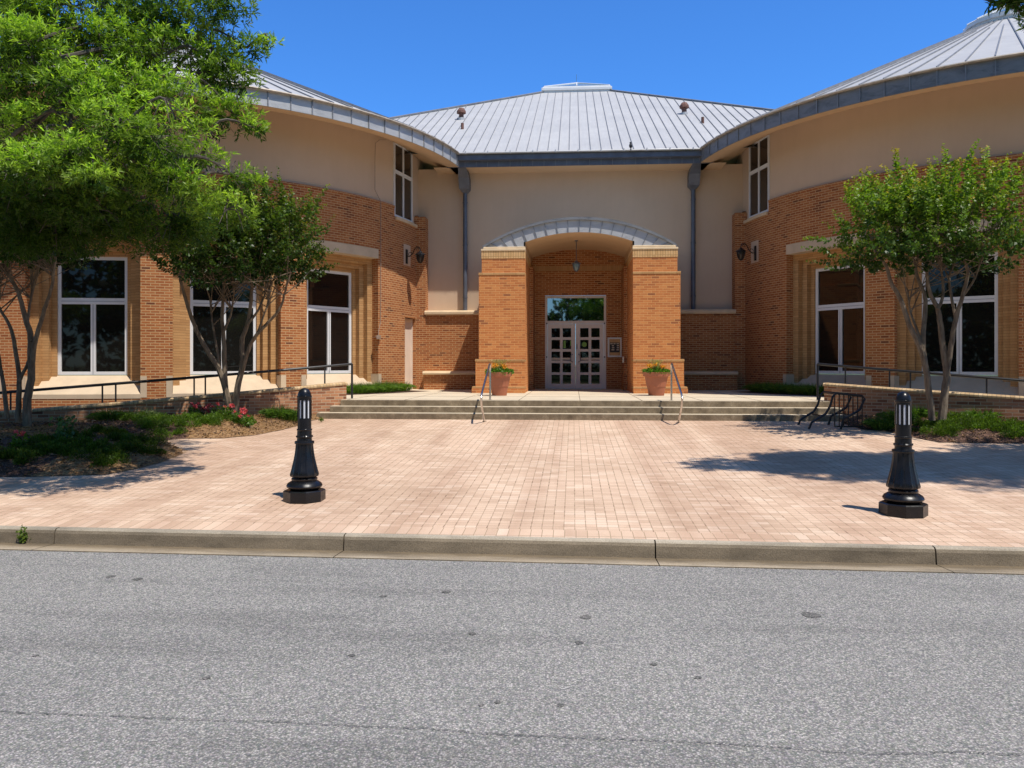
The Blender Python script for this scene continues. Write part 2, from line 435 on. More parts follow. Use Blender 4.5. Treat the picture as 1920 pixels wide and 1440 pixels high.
m = MB(); m.face([(-700, -700, -.03), (700, -700, -.03), (700, 900, -.03), (-700, 900, -.03)])
structure(m.build('ground', M['lawn']))
m = MB(); m.face([(-60, 17.2, .40), (60, 17.2, .40), (60, 120, .40), (-60, 120, .40)])
structure(m.build('lawn', M['lawn']))
# road
m = MB()
X = [-60, -20, -8, 0, 8, 20, 60]
for a, b in zip(X, X[1:]): m.face([(a, -9, 0), (b, -9, 0), (b, ky(b) - .3, 0.012), (a, ky(a) - .3, 0.012)])
road = structure(m.build('road', M['asphalt']))
M['crack'] = simple('crack_fill', (.07, .068, .066), .95)
M['stain'] = asphalt('oil_darkened_asphalt', .55)
def road_at(px, py):
    D = (CZ - .012) * F / (py - HOR); p = at(px, py, D); return p
m = MB()
cp = [(-30, 1332), (60, 1338), (150, 1341), (240, 1344), (340, 1349), (440, 1352), (540, 1355), (620, 1359), (700, 1363), (800, 1366), (880, 1374), (960, 1379), (1060, 1383), (1150, 1386), (1250, 1390), (1340, 1394), (1400, 1398), (1470, 1402), (1540, 1409), (1640, 1414), (1720, 1413), (1800, 1411), (1860, 1414), (1960, 1418)]
pts = []
rr = random.Random(4)
for (a, b), (c, d) in zip(cp, cp[1:]):
    for k in range(14):
        f = k / 14; p = road_at(a + (c - a) * f, b + (d - b) * f); p.y += rr.uniform(-.007, .007); pts.append((p.x, p.y))
for (a, b), (c, d) in zip(pts, pts[1:]):
    w = rr.uniform(.001, .0032); m.face([(a, b - w, .016), (c, d - w, .016), (c, d + w, .016), (a, b + w, .016)])
m.build('crack', M['crack'], road)
m = MB()
for px, py, w in [(208, 1081, 9), (258, 1086, 10), (660, 1229, 7), (387, 1271, 8), (885, 1188, 8), (718, 1118, 7), (837, 1110, 8), (1087, 1205, 10), (1098, 1157, 12), (1519, 1153, 18), (1308, 1270, 8), (1051, 1322, 8), (902, 1322, 6), (933, 1316, 7), (1225, 1245, 7), (67, 1229, 6)]:
    c = road_at(px, py); sc = w / F * (CZ * F / (py - HOR))
    ring = [Vector((c.x + math.cos(a) * sc * rr.uniform(.7, 1.1), c.y + math.sin(a) * sc * 1.1 * rr.uniform(.7, 1.1), .012 * (c.y + 9) / (ky(c.x) + 8.7) + .003)) for a in [2 * math.pi * k / 14 for k in range(14)]]
    m.face(ring)
m.build('stain', M['stain'], road)

# kerb (one rounded kerb with dark joints) and gutter pan
xs = list(np.arange(-60, 60.1, 1.0))
JX = [at(652, 1000, 7.4).x, at(1225, 1015, 7.2).x, at(1733, 1030, 7.0).x]
d0 = JX[1] - JX[0]
joints = sorted(set([round(JX[0] - d0 * k, 2) for k in range(1, 9)] + [round(j, 2) for j in JX] + [round(JX[2] + d0 * k, 2) for k in range(1, 9)]))
m = MB(); prof = [(0, 0.0), (.012, .10), (.022, .125), (.04, .138), (.095, .142), (.095, 0)]
segs = []
edges = [-60] + joints + [60]
for a, b in zip(edges, edges[1:]):
    a += .006; b -= .006
    for (o0, z0), (o1, z1) in zip(prof, prof[1:]):
        m.face([(a, ky(a) + o0, z0), (b, ky(b) + o0, z0), (b, ky(b) + o1, z1), (a, ky(a) + o1, z1)])
    for x, fl in ((a, 1), (b, -1)):
        r = [(x, ky(x) + o, z) for o, z in prof]; m.face(r if fl > 0 else r[::-1])
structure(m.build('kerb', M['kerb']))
m = MB()
for a, b in zip(edges, edges[1:]):
    a += .004; b -= .004
    m.face([(a, ky(a) - .31, .020), (b, ky(b) - .31, .020), (b, ky(b) + .02, .003), (a, ky(a) + .02, .003)])
    m.face([(a, ky(a) - .31, .0), (b, ky(b) - .31, .0), (b, ky(b) - .31, .020), (a, ky(a) - .31, .020)])
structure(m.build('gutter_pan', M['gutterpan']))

# plaza
m = MB()
for a, b in zip(X, X[1:]):
    m.face([(a, ky(a) + .355, pz(ky(a) + .35)), (b, ky(b) + .355, pz(ky(b) + .35)), (b, 17.3, pz(17.3)), (a, 17.3, pz(17.3))])
structure(m.build('plaza_paving', M['pavers']))
m = MB()
for a, b in zip(X, X[1:]):
    m.face([(a, ky(a) + .09, .1405), (b, ky(b) + .09, .1405), (b, ky(b) + .36, pz(ky(b) + .36) + .001), (a, ky(a) + .36, pz(ky(a) + .36) + .001)])
structure(m.build('paving_border', M['pavers_border']))

# steps & platform
m = MB(); mc = MB()
zs = [ZP, ZP - .125, ZP - .25]
ext = [5.15, 5.3, 5.5]
for i in range(3):
    yb = YS[i]; zt = zs[i]; zb = zt - .125 if i < 2 else zt - .2
    e = ext[i]
    n = 24
    m.bbox(-e, e, yb, yb + .5, zb, zt, .012)
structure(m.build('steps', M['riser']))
m = MB()
for i in range(3):
    e = ext[i]; y1 = (YS[i] + .02, YS[i - 1] if i else 17.9)
    m.face([(-e, YS[i] + .014, zs[i] + .004), (e, YS[i] + .014, zs[i] + .004), (e, y1[1] + .0, zs[i] + .004), (-e, y1[1], zs[i] + .004)])
structure(m.build('step_treads', M['concrete']))
m = MB()
m.face([(-5.6, 17.85, ZP + .006), (5.6, 17.85, ZP + .006), (5.6, 26, ZP + .006), (-5.6, 26, ZP + .006)])
m.box(-5.6, 5.6, 17.95, 26, ZP - .6, ZP)
for s in (-1, 1):
    m.mir = s > 0
    m.face([(-9.3, 18.9, ZP + .002), (-5.5, 18.2, ZP + .002), (-5.5, 25, ZP + .002), (-9.3, 25, ZP + .002)])
structure(m.build('entrance_platform', M['concrete']))
# scored joints of the platform slabs
M['joint'] = simple('slab_joint', (.16, .12, .08), .95)
m = MB()
for x in (-5.0, -3.75, -2.55, -1.3, 0, 1.3, 2.55, 3.75, 5.0): m.box(x - .006, x + .006, 17.52, 24.2, ZP + .004, ZP + .0085)
for y in (19.4, 21.2): m.box(-5.4, 5.4, y - .006, y + .006, ZP + .004, ZP + .0087)
structure(m.build('platform_joints', M['joint']))

# ================================================================== BUILDING
XC, YC, RW, RE = -12.733, 25.666, 7.87, 9.3
B = empty('brick_building', (0, 25, ZP), 'orange brick and beige stucco building with round corner drums and arched porch', 'building')
def Z(d): return CZ + d
def pol(phi, r, z):
    return Vector((XC + r * math.cos(R(phi)), YC + r * math.sin(R(phi)), z))
def uvdrum(p):
    return (RW * math.atan2(p.y - YC, p.x - XC), p.z)
def arc(m, a0, a1, r, z0, z1, step=1.0, r1=None):
    r1 = r if r1 is None else r1
    n = max(1, int(round((a1 - a0) / step)))
    for i in range(n):
        t0 = a0 + (a1 - a0) * i / n; t1 = a0 + (a1 - a0) * (i + 1) / n
        m.face([pol(t0, r, z0), pol(t1, r, z0), pol(t1, r1, z1), pol(t0, r1, z1)],
               [(RW * R(t0), z0), (RW * R(t1), z0), (RW * R(t1), z1 if abs(z1 - z0) > 1e-4 else z0 + abs(r1 - r)), (RW * R(t0), z1 if abs(z1 - z0) > 1e-4 else z0 + abs(r1 - r))])
def flat(m, a0, a1, r0, r1, z, up=True, step=1.0, z1=None):
    n = max(1, int(round((a1 - a0) / step))); z1 = z if z1 is None else z1
    for i in range(n):
        t0 = a0 + (a1 - a0) * i / n; t1 = a0 + (a1 - a0) * (i + 1) / n
        q = [pol(t0, r0, z), pol(t1, r0, z), pol(t1, r1, z1), pol(t0, r1, z1)]
        m.face(q if up else q[::-1])

BAYS = [-32.7, -55.9, -79.1, -102.3]
HO = 9.1
ZBR = Z(4.5)
def drum(side):
    mir = side > 0
    left = side < 0
    zb = .35
    m = MB(mirror=mir)
    # brick shell with openings
    cuts = []
    for c in BAYS: cuts.append((c - HO, c + HO))
    edges = [-185]
    for a, b in sorted(cuts): edges += [a, b]
    edges += [8]
    for i in range(0, len(edges), 2):
        a, b = edges[i], edges[i + 1]
        if b == 8:
            ds = [a, -17.6, -12.9, -6.3, -5.6, 8]
            # wall right of the last bay: carries the side door (left drum) and the upper window notch
            segs = [(a, -17.6, zb, ZBR), (-17.6, -12.9, zb, Z(4.2)), (-12.9, -6.3, Z(1.36) if left else zb, Z(4.2)), (-6.3, -5.6, zb, Z(4.2)), (-5.6, 8, zb, ZBR)]
            for q in segs: arc(m, *q[:2], RW, q[2], q[3])
            for t, z0, z1 in ((-17.6, Z(4.2), ZBR), (-5.6, Z(4.2), ZBR)):
                q = [pol(t, RW, z0), pol(t, RW - .3, z0), pol(t, RW - .3, z1), pol(t, RW, z1)]
                m.face(q[::-1] if t < -10 else q, [(0, z0), (.3, z0), (.3, z1), (0, z1)][::(-1 if t < -10 else 1)])
            if left:
                for t in (-12.9, -6.3):
                    q = [pol(t, RW, ZP), pol(t, RW - .2, ZP), pol(t, RW - .2, Z(1.36)), pol(t, RW, Z(1.36))]
                    u = [(0, ZP), (.2, ZP), (.2, Z(1.36)), (0, Z(1.36))]
                    m.face(q[::-1] if t < -10 else q, u[::-1] if t < -10 else u)
                flat(m, -12.9, -6.3, RW - .2, RW, Z(1.36), False)
        else:
            arc(m, a, b, RW, zb, ZBR)
    for c in BAYS:
        arc(m, c - HO, c + HO, RW, Z(3.155), ZBR)
        arc(m, c - HO, c + HO, RW, zb, Z(-.76))
        for s in (-1, 1):     # brick return of the opening
            t = Vector((-math.sin(R(c)), math.cos(R(c)), 0)); d = Vector((math.cos(R(c)), math.sin(R(c)), 0)); o = Vector((XC, YC, 0))
            hw = RW * math.sin(R(HO)); r0 = RW * math.cos(R(HO)); r1 = 7.53
            P = lambda r, z: o + d * r + t * hw * s + Vector((0, 0, z))
            q = [P(r0, Z(-.76)), P(r1, Z(-.76)), P(r1, Z(2.9)), P(r0, Z(2.9))]
            u = [(0, Z(-.76)), (r0 - r1, Z(-.76)), (r0 - r1, Z(2.9)), (0, Z(2.9))]
            m.face(q if s > 0 else q[::-1], u if s > 0 else u[::-1])
    m.build('brick_wall', M['brick'], B)
    # projecting top course
    for a, b in ((-185, -17.7), (-5.5, 8)):
        m = MB(mirror=mir)
        arc(m, a, b, RW + .02, ZBR - .06, ZBR + .004); flat(m, a, b, RW + .02, RW - .2, ZBR + .004); flat(m, a, b, RW, RW + .02, ZBR - .06, False)
        m.build('brick_course', M['brick'], B)
    # stucco drum above
    m = MB(mirror=mir)
    arc(m, -185, -17.4, RW - .06, ZBR - .02, Z(6.45)); arc(m, -17.4, -7.9, RW - .06, Z(6.36), Z(6.45)); arc(m, -7.9, 8, RW - .06, Z(4.1), Z(6.45))
    m.build('stucco_wall', M['stucco'], B, smooth=True)
    # soffit
    m = MB(mirror=mir)
    flat(m, -200, 60, RE - .32, RE - .01, Z(5.84), False, 2); flat(m, -200, 60, RW - .2, RE - .32, Z(6.4), False, 2, Z(5.84))
    m.build('soffit', M['soffit'], B, smooth=True)
    # fascia panels
    m = MB(mirror=mir); prof = [(RE - .03, Z(5.838)), (RE, Z(5.838)), (RE, Z(6.16)), (RE + .05, Z(6.185))]
    pa = 360 / 110
    for i in range(-62, 19):
        t0 = i * pa; t1 = (i + 1) * pa; w = random.uniform(-.004, .004)
        for (r0, z0), (r1, z1) in zip(prof, prof[1:]):
            m.face([pol(t0, r0, z0), pol(t1, r0 + w, z0), pol(t1, r1 + w, z1), pol(t0, r1, z1)])
    fo = m.build('fascia', M['fascia_l'] if left else M['fascia'], B)  # one fascia in two tones: lit left drum, shade painted into the right
    m = MB(mirror=mir)
    for i in range(-62, 19):
        t = i * pa; d = Vector((math.cos(R(t)), math.sin(R(t)), 0)); T = Matrix.Translation((XC, YC, 0)) @ Matrix.Rotation(R(t), 4, 'Z')
        m.box(RE - .002, RE + .022, -.012, .012, Z(5.835), Z(6.17), T)
    join_into(fo, [m.build('fascia_seams', M['rib'], None)])
    m = MB(mirror=mir)
    prof = [(RE + .0, Z(6.17)), (RE + .075, Z(6.16)), (RE + .09, Z(6.185)), (RE + .075, Z(6.21)), (RE + .0, Z(6.215))]
    m.lathe(prof, (XC, YC), 140, R(-200), R(60))
    m.build('gutter_edge', M['gutter'], B, smooth=True)
    # roof cone
    rf = MB(mirror=mir); r1, z1 = 1.05, Z(9.9); r0, z0 = RE + .06, Z(6.2)
    for i in range(110):
        rf.face([pol(i * pa, r0, z0), pol((i + 1) * pa, r0, z0), pol((i + 1) * pa, r1, z1), pol(i * pa, r1, z1)])
    ro = rf.build('drum_roof', M['roof'], B)
    m = MB(mirror=mir)
    for i in range(110):
        if not (-62 <= i - 92 <= 30 or i < 40): pass
        t = R(i * pa)
        if i % 2 and False: continue
        ct, st_ = math.cos(t), math.sin(t); tx = Vector((-st_, ct, 0)) * .011
        a0, a1 = Vector((XC + r0 * ct, YC + r0 * st_, z0)), Vector((XC + r1 * ct, YC + r1 * st_, z1)); up = Vector((0, 0, .035))
        if i % 2: a1 = a0.lerp(a1, .78)
        m.face([a0 - tx, a0 - tx + up, a1 - tx + up, a1 - tx][::-1]); m.face([a0 + tx, a0 + tx + up, a1 + tx + up, a1 + tx]); m.face([a0 - tx + up, a0 + tx + up, a1 + tx + up, a1 - tx + up]); m.face([a0 - tx, a0 + tx, a0 + tx + up, a0 - tx + up])
    join_into(ro, [m.build('standing_seams', M['rib'], None)])
    # roof lantern (polygonal skylight)
    m = MB(mirror=mir); m.lathe([(1.06, Z(9.85)), (1.08, Z(9.98)), (1.14, Z(10.0)), (1.14, Z(10.1)), (1.1, Z(10.12))], (XC, YC), 16)
    cu = m.build('roof_lantern', M['white'], B)
    m = MB(mirror=mir); m.lathe([(1.12, Z(10.12)), (0, Z(10.66))], (XC, YC), 16)
    m.build('pane', M['skylight'], cu)
    m = MB(mirror=mir)
    for k in range(16):
        t = 2 * math.pi * k / 16
        m.tube([(XC + 1.13 * math.cos(t), YC + 1.13 * math.sin(t), Z(10.13)), (XC, YC, Z(10.68))], .022, 5)
    m.build('glazing_bars', M['white'], cu)
    # lintels, buff reveals, sills, windows
    for c in BAYS:
        T = Matrix.Translation((XC, YC, 0)) @ Matrix.Rotation(R(c), 4, 'Z')   # local x = outward, y = tangent
        m = MB(mirror=mir)
        a, b = c - HO - .0, c + HO + .0
        arc(m, a, b, RW + .012, Z(2.9), Z(3.155)); flat(m, a, b, RW - .6, RW + .012, Z(2.9), False); flat(m, a, b, RW + .012, RW - .05, Z(3.155))
        for t, s in ((a, -1), (b, 1)):
            q = [pol(t, RW - .2, Z(2.9)), pol(t, RW + .012, Z(2.9)), pol(t, RW + .012, Z(3.155)), pol(t, RW - .2, Z(3.155))]
            m.face(q if s < 0 else q[::-1])
        lint = m.build('lintel', M['cast'], B)
        m = MB(mirror=mir)
        levels = [(7.53, 1.26, 2.9), (7.38, 1.06, 2.74), (7.24, .90, 2.61)]
        inner = [(1.06, 2.74), (.90, 2.61), (.785, 2.505)]
        zl = Z(-.60)
        for (r, hw, zt), (hi, zi) in zip(levels, inner):
            rn = r - .15
            for s in (-1, 1):
                q = [(r, s * hi, zl), (r, s * hw, zl), (r, s * hw, Z(zt)), (r, s * hi, Z(zt))]
                uv = [(s * hi, zl), (s * hw, zl), (s * hw, Z(zt)), (s * hi, Z(zt))]
                m.face([T @ Vector(p) for p in (q if s > 0 else q[::-1])], uv if s > 0 else uv[::-1])
                q = [(r, s * hi, zl), (rn, s * hi, zl), (rn, s * hi, Z(zi)), (r, s * hi, Z(zi))]
                uv = [(0, zl), (.15, zl), (.15, Z(zi)), (0, Z(zi))]
                m.face([T @ Vector(p) for p in (q if s > 0 else q[::-1])], uv if s > 0 else uv[::-1])
            m.face([T @ Vector(p) for p in ((r, -hi, Z(zi)), (r, hi, Z(zi)), (r, hi, Z(zt)), (r, -hi, Z(zt)))])
            m.face([T @ Vector(p) for p in ((r, -hi, Z(zi)), (rn, -hi, Z(zi)), (rn, hi, Z(zi)), (r, hi, Z(zi)))])
        m.build('window_surround', M['buff'], B)
        # sloping sill
        m = MB(mirror=mir); hw = 1.25
        n = 8
        q = [T @ Vector((7.12, -hw, Z(-.265)))] + [T @ Vector((7.12, hw, Z(-.265)))]
        for i in range(n):
            y0 = -hw + 2 * hw * i / n; y1 = -hw + 2 * hw * (i + 1) / n
            f = lambda y: math.sqrt((RW + .01) ** 2 - y * y)
            m.face([T @ Vector(p) for p in ((f(y0), y0, Z(-.7)), (f(y1), y1, Z(-.7)), (7.2, y1, Z(-.28)), (7.2, y0, Z(-.28)))])
            m.face([T @ Vector(p) for p in ((f(y0), y0, Z(-.80)), (f(y1), y1, Z(-.80)), (f(y1), y1, Z(-.7)), (f(y0), y0, Z(-.7)))])
        for s in (-1, 1):
            t0, t1 = (c - HO - 1.0, c - HO) if s < 0 else (c + HO, c + HO + 1.0)
            arc(m, t0, t1, RW + .008, Z(-.78), Z(-.29)); 
            p0 = [pol(t1 if s < 0 else t0, r, z) for r, z in ((RW + .008, Z(-.78)), (RW - .28, Z(-.78)), (RW - .28, Z(-.29)), (RW + .008, Z(-.29)))]
            off = Vector((-math.sin(R(c)), math.cos(R(c)), 0)) * (-s * .004)
            p0 = [p + off for p in p0]
            m.face(p0 if s > 0 else p0[::-1])
            m.face([pol(t0, RW + .008, Z(-.29)), pol(t1, RW + .008, Z(-.29)), pol(t1, RW - .03, Z(-.29)), pol(t0, RW - .03, Z(-.29))])
        m.build('sill', M['cast'], B)
        # window
        m = MB(mirror=mir); fr = 7.19; fw = .075; zt, zbm, ztr = 2.505, -.265, 1.49
        def bar(y0, y1, z0, z1, r0=fr - .06, r1=fr): m.box(r0, r1, y0, y1, Z(z0), Z(z1), T)
        bar(-.785, -.785 + fw, zbm, zt); bar(.785 - fw, .785, zbm, zt)
        bar(-.785 + fw, .785 - fw, zt - fw, zt, fr - .06, fr - .002); bar(-.785 + fw, .785 - fw, zbm, zbm + fw, fr - .06, fr - .002)
        bar(-.785 + fw, .785 - fw, ztr - .03, ztr + .045, fr - .06, fr - .002); bar(-.785 + fw, .785 - fw, ztr - .1, ztr - .035, fr - .06, fr + .006)
        bar(-.055, .055, zbm + fw, ztr - .1, fr - .06, fr - .001)
        w = m.build('window', M['white'], B)
        m = MB(mirror=mir)
        for y0, y1, z0, z1 in ((-.71, .71, ztr + .04, zt - .07), (-.71, -.05, zbm + .07, ztr - .1), (.05, .71, zbm + .07, ztr - .1)):
            m.face([T @ Vector(p) for p in ((fr - .04, y0, Z(z0)), (fr - .04, y1, Z(z0)), (fr - .04, y1, Z(z1)), (fr - .04, y0, Z(z1)))])
        m.build('pane', M['glass'], w)
        m = MB(mirror=mir)   # thin dark gaskets where the sashes meet
        for y0, y1, z0, z1 in ((-.70, .70, ztr - .036, ztr - .029), (-.004, .004, zbm + .01, ztr - .1)):
            m.box(fr + .001, fr + .007, y0, y1, Z(z0), Z(z1), T)
        m.build('gasket', M['darkmetal'], w)
    # upper window
    c = -12.65; T = Matrix.Translation((XC, YC, 0)) @ Matrix.Rotation(R(c), 4, 'Z')
    r = RW - .05; hw = .64; m = MB(mirror=mir); z0, z1, zt = 4.22, 6.36, 5.52
    def bar(y0, y1, a, b, r0=r - .05, r1=r): m.box(r0, r1, y0, y1, Z(a), Z(b), T)
    bar(-hw, -hw + .06, z0, z1); bar(hw - .06, hw, z0, z1); bar(-hw + .06, hw - .06, z1 - .06, z1, r - .05, r - .002); bar(-hw + .06, hw - .06, z0, z0 + .06, r - .05, r - .002)
    bar(-.035, .035, z0 + .06, z1 - .06, r - .05, r - .003); bar(-hw + .06, hw - .06, zt - .05, zt + .05, r - .05, r + .004)
    w = m.build('upper_window', M['white'], B)
    m = MB(mirror=mir)
    for y0, y1 in ((-hw + .05, -.03), (.03, hw - .05)):
        for a, b in ((z0 + .05, zt - .05), (zt + .05, z1 - .05)):
            m.face([T @ Vector(p) for p in ((r - .03, y0, Z(a)), (r - .03, y1, Z(a)), (r - .03, y1, Z(b)), (r - .03, y0, Z(b)))])
    m.build('pane', M['glass_up'], w)
    m = MB(mirror=mir); n = 6
    arc(m, -17.3, -5.8, RW + .05, Z(4.12), Z(4.2)); flat(m, -17.3, -5.8, RW + .05, RW - .2, Z(4.2)); flat(m, -17.3, -5.8, RW, RW + .05, Z(4.12), False)
    q = [pol(-17.3, RW, Z(4.12)), pol(-17.3, RW + .05, Z(4.12)), pol(-17.3, RW + .05, Z(4.2)), pol(-17.3, RW, Z(4.2))]; m.face(q)
    m.build('upper_sill', M['cap'], w)
    # beige pad behind the wall lantern
    m = MB(mirror=mir); arc(m, -13.6, -9.9, RW + .006, Z(2.88), Z(3.5), .5); m.build('lantern_pad', M['stucco'], B)
drum(-1); drum(1)

# side door in the left drum
c = -9.6; T = Matrix.Translation((XC, YC, 0)) @ Matrix.Rotation(R(c), 4, 'Z'); r = RW - .14
m = MB(); m.box(r - .05, r, -.40, .40, ZP + .02, Z(1.28), T); sd = m.build('side_door', M['sidedoor'], B)
m = MB(); m.box(r - .06, r + .03, -.455, -.40, ZP, Z(1.34), T); m.box(r - .06, r + .03, .40, .455, ZP, Z(1.34), T); m.box(r - .06, r + .029, -.40, .40, Z(1.28), Z(1.34), T)
m.build('frame', M['sidedoor'], sd)
m = MB(); m.box(r, r + .05, -.37, -.31, ZP + .98, ZP + 1.04, T); m.tube([T @ Vector((r + .05, -.34, ZP + 1.01)), T @ Vector((r + .06, -.24, ZP + 1.01))], .01, 6)
m.build('handle', M['steel'], sd)

# conduit on the left drum
m = MB()
def drum_pt(px, py, rr_=RW + .03):
    t = (px - 960) / F; dx, dy = t * cs - sn, t * sn + cs
    ox, oy = CX - XC, -YC; b = dx * ox + dy * oy; a = dx * dx + dy * dy; c_ = ox * ox + oy * oy - rr_ * rr_
    D = (-b - math.sqrt(b * b - a * c_)) / a
    return Vector((CX + D * dx, D * dy, CZ - (py - HOR) * D / F)), D
m.tube([drum_pt(724, 262, RW + .0)[0], drum_pt(712, 262)[0], drum_pt(704, 268)[0], drum_pt(703, 300)[0], drum_pt(703, 356)[0], drum_pt(714, 378)[0], drum_pt(714, 450)[0], drum_pt(714, 560)[0], drum_pt(713.5, 605)[0], drum_pt(709.5, 622)[0], drum_pt(709.5, 634)[0]], .009, 6)
p1 = drum_pt(710, 632)[0]; p2 = p1 + (at(686, 632, 23.2) - p1); p3 = p2 + Vector((0, 0, -.3))
m.tube([p1, p2, p3], .012, 5); m.box(-.05, .05, -.05, .05, -.05, .05, Matrix.Translation(p1))
M['pipe'] = simple('painted_conduit', (.36, .26, .2), .6); m.build('conduit', M['pipe'], B)

# ---- facade between the drums
YF = 25.3
m = MB()
m.face([(-6, YF, ZP), (-1.42, YF, ZP), (-1.42, YF, Z(6.0)), (-6, YF, Z(6.0))]); m.face([(1.42, YF, ZP), (6, YF, ZP), (6, YF, Z(6.0)), (1.42, YF, Z(6.0))])
m.face([(-1.42, YF, Z(3.52)), (1.42, YF, Z(3.52)), (1.42, YF, Z(6.0)), (-1.42, YF, Z(6.0))])
m.build('stucco_wall', M['stucco'], B)
m = MB(); m.face([(-4.3, YF + .1, Z(5.84)), (4.3, YF + .1, Z(5.84)), (4.3, 24.4, Z(5.84)), (-4.3, 24.4, Z(5.84))][::1]); m.build('soffit', M['soffit'], B)
m = MB()
m.box(-3.9, 3.9, 24.38, 24.43, Z(5.83), Z(6.02)); m.box(-3.75, 3.75, 24.2, 24.42, Z(6.0), Z(6.16))
fo = m.build('fascia', M['darkmetal'], B)
m = MB()
for i in range(-11, 12): m.box(i * .335 - .009, i * .335 + .009, 24.362, 24.379, Z(5.83), Z(6.0))
join_into(fo, [m.build('fascia_seams', M['fascia'], None)])
m = MB(); m.tube([(-3.72, 24.12, Z(6.18)), (3.72, 24.12, Z(6.18))], .03, 8)
for i in range(-5, 6): m.box(i * .66 - .012, i * .66 + .012, 24.08, 24.16, Z(6.15), Z(6.23))
m.build('gutter_edge', M['fascia_l'], B)
# hip roof
E0, CYR, SL = 24.1, 36.6, .482
hw0 = CYR - E0; hw1 = 1.43; ztop = Z(6.18) + SL * (hw0 - hw1)
c0 = [(-hw0, E0), (hw0, E0), (hw0, CYR + hw0), (-hw0, CYR + hw0)]; c1 = [(-hw1, CYR - hw1), (hw1, CYR - hw1), (hw1, CYR + hw1), (-hw1, CYR + hw1)]
m = MB()
for k in range(4):
    a, b = c0[k], c0[(k + 1) % 4]; c, d = c1[(k + 1) % 4], c1[k]
    m.face([(*a, Z(6.18)), (*b, Z(6.18)), (*c, ztop), (*d, ztop)])
hip = m.build('hip_roof', M['roof'], B)
m = MB()
n = 40; sp = .3115
for i in range(-n, n + 1):
    x = i * sp + .05
    if abs(x) > hw0 - .1: continue
    y1 = CYR - max(hw1, abs(x)); up = .03
    for xo in (0,):
        P = lambda y, o, u: Vector((x + o, y, Z(6.18) + SL * (y - E0) + u))
        w = .009
        m.face([P(E0, -w, up), P(E0, w, up), P(y1, w, up), P(y1, -w, up)]); m.face([P(E0, -w, 0), P(E0, -w, up), P(y1, -w, up), P(y1, -w, 0)][::-1]); m.face([P(E0, w, 0), P(E0, w, up), P(y1, w, up), P(y1, w, 0)])
        m.face([P(E0, -w, 0), P(E0, w, 0), P(E0, w, up), P(E0, -w, up)])
join_into(hip, [m.build('standing_seams', M['rib'], None)])
m = MB()
for s in (-1, 1):
    m.tube([(s * hw1, CYR - hw1, ztop + .03), (s * (hw0 - .05), E0 + .05, Z(6.2) + .03)], .05, 6)
m.build('hip_ridges', M['fascia'], hip)
m = MB(); q = hw1 + .0
m.bbox(-q, q, CYR - q, CYR + q, ztop - .05, Z(11.78) + .0, .02)
m.bbox(-q - .06, q + .06, CYR - q - .06, CYR + q + .06, Z(11.60), Z(11.72), .02)
cu = m.build('roof_lantern', M['white'], B)
zc0, zc1 = Z(11.79), Z(12.38); qq = q - .04
m = MB()
for a, b in (((-qq, -qq), (qq, -qq)), ((qq, -qq), (qq, qq)), ((qq, qq), (-qq, qq)), ((-qq, qq), (-qq, -qq))):
    m.face([(a[0], CYR + a[1], zc0), (b[0], CYR + b[1], zc0), (0, CYR, zc1)])
m.build('pane', M['skylight'], cu)
m = MB()
for a in ((-qq, -qq), (qq, -qq), (qq, qq), (-qq, qq)): m.tube([(a[0], CYR + a[1], zc0), (0, CYR, zc1)], .03, 6)
m.tube([(0, CYR - qq, zc0 + .01), (0, CYR, zc1 + .01)], .03, 6)
m.build('glazing_bars', M['white'], cu)
m = MB(); m.tube([(0, CYR, zc1), (0, CYR, zc1 + .38)], .012, 5); m.build('lightning_rod', M['steel'], cu)
# roof vents
def on_roof(px, py):
    # solve depth so that the sighting meets the hip roof's front plane
    lo, hi = 24.0, 36.0
    for _ in range(40):
        D = (lo + hi) / 2; p = at(px, py, D)
        if p.z > Z(6.18) + SL * (p.y - E0): lo = D
        else: hi = D
    return at(px, py, (lo + hi) / 2)
for px, py in ((865, 224), (1283, 214)):
    p = on_roof(px, py); m = MB(); c = (p.x, p.y)
    m.lathe([(.12, p.z - .1), (.11, p.z + .02), (.085, p.z + .08), (.085, p.z + .24)], c, 12)
    m.lathe([(.0, p.z + .22), (.17, p.z + .22), (.16, p.z + .3), (.09, p.z + .4), (0, p.z + .41)], c, 12)
    v = m.build('roof_vent', M['rust'], B)
    m = MB(); m.lathe([(.125, p.z - .12), (.12, p.z + .04), (.09, p.z + .06)], c, 12); m.build('flashing', M['fascia_l'], v)
for px, py in ((867, 242), (1317.5, 231)):
    p = on_roof(px, py); m = MB(); c = (p.x, p.y)
    m.lathe([(.05, p.z - .08), (.05, p.z + .2), (.0, p.z + .2)], c, 10); m.build('flue_pipe', M['rust'], B)
# downspouts
for s in (-1, 1):
    x = s * 3.45; m = MB()
    m.lathe([(.068, Z(1.6)), (.068, Z(5.35))], (x, 25.17), 12)
    for z in (2.0, 3.6, 4.9): m.lathe([(.076, Z(z)), (.076, Z(z) + .05)], (x, 25.17), 12)
    ds = m.build('downspout', M['darkmetal'], B, smooth=True)
    m = MB()
    def ring(w, y0, z): return [Vector((x - w, y0, z)), Vector((x + w, y0, z)), Vector((x + w, 25.29, z)), Vector((x - w, 25.29, z))]
    rs = [ring(.06, 25.08, Z(5.22)), ring(.16, 24.95, Z(5.32)), ring(.16, 24.8, Z(5.62)), ring(.12, 24.45, Z(5.85)), ring(.12, 24.35, Z(6.1))]
    for a, b in zip(rs, rs[1:]):
        for k in range(4): m.face([a[k], a[(k + 1) % 4], b[(k + 1) % 4], b[k]])
    m.face(rs[0][::-1]); m.face(rs[-1])
    m.build('leader_head', M['darkmetal'], ds)

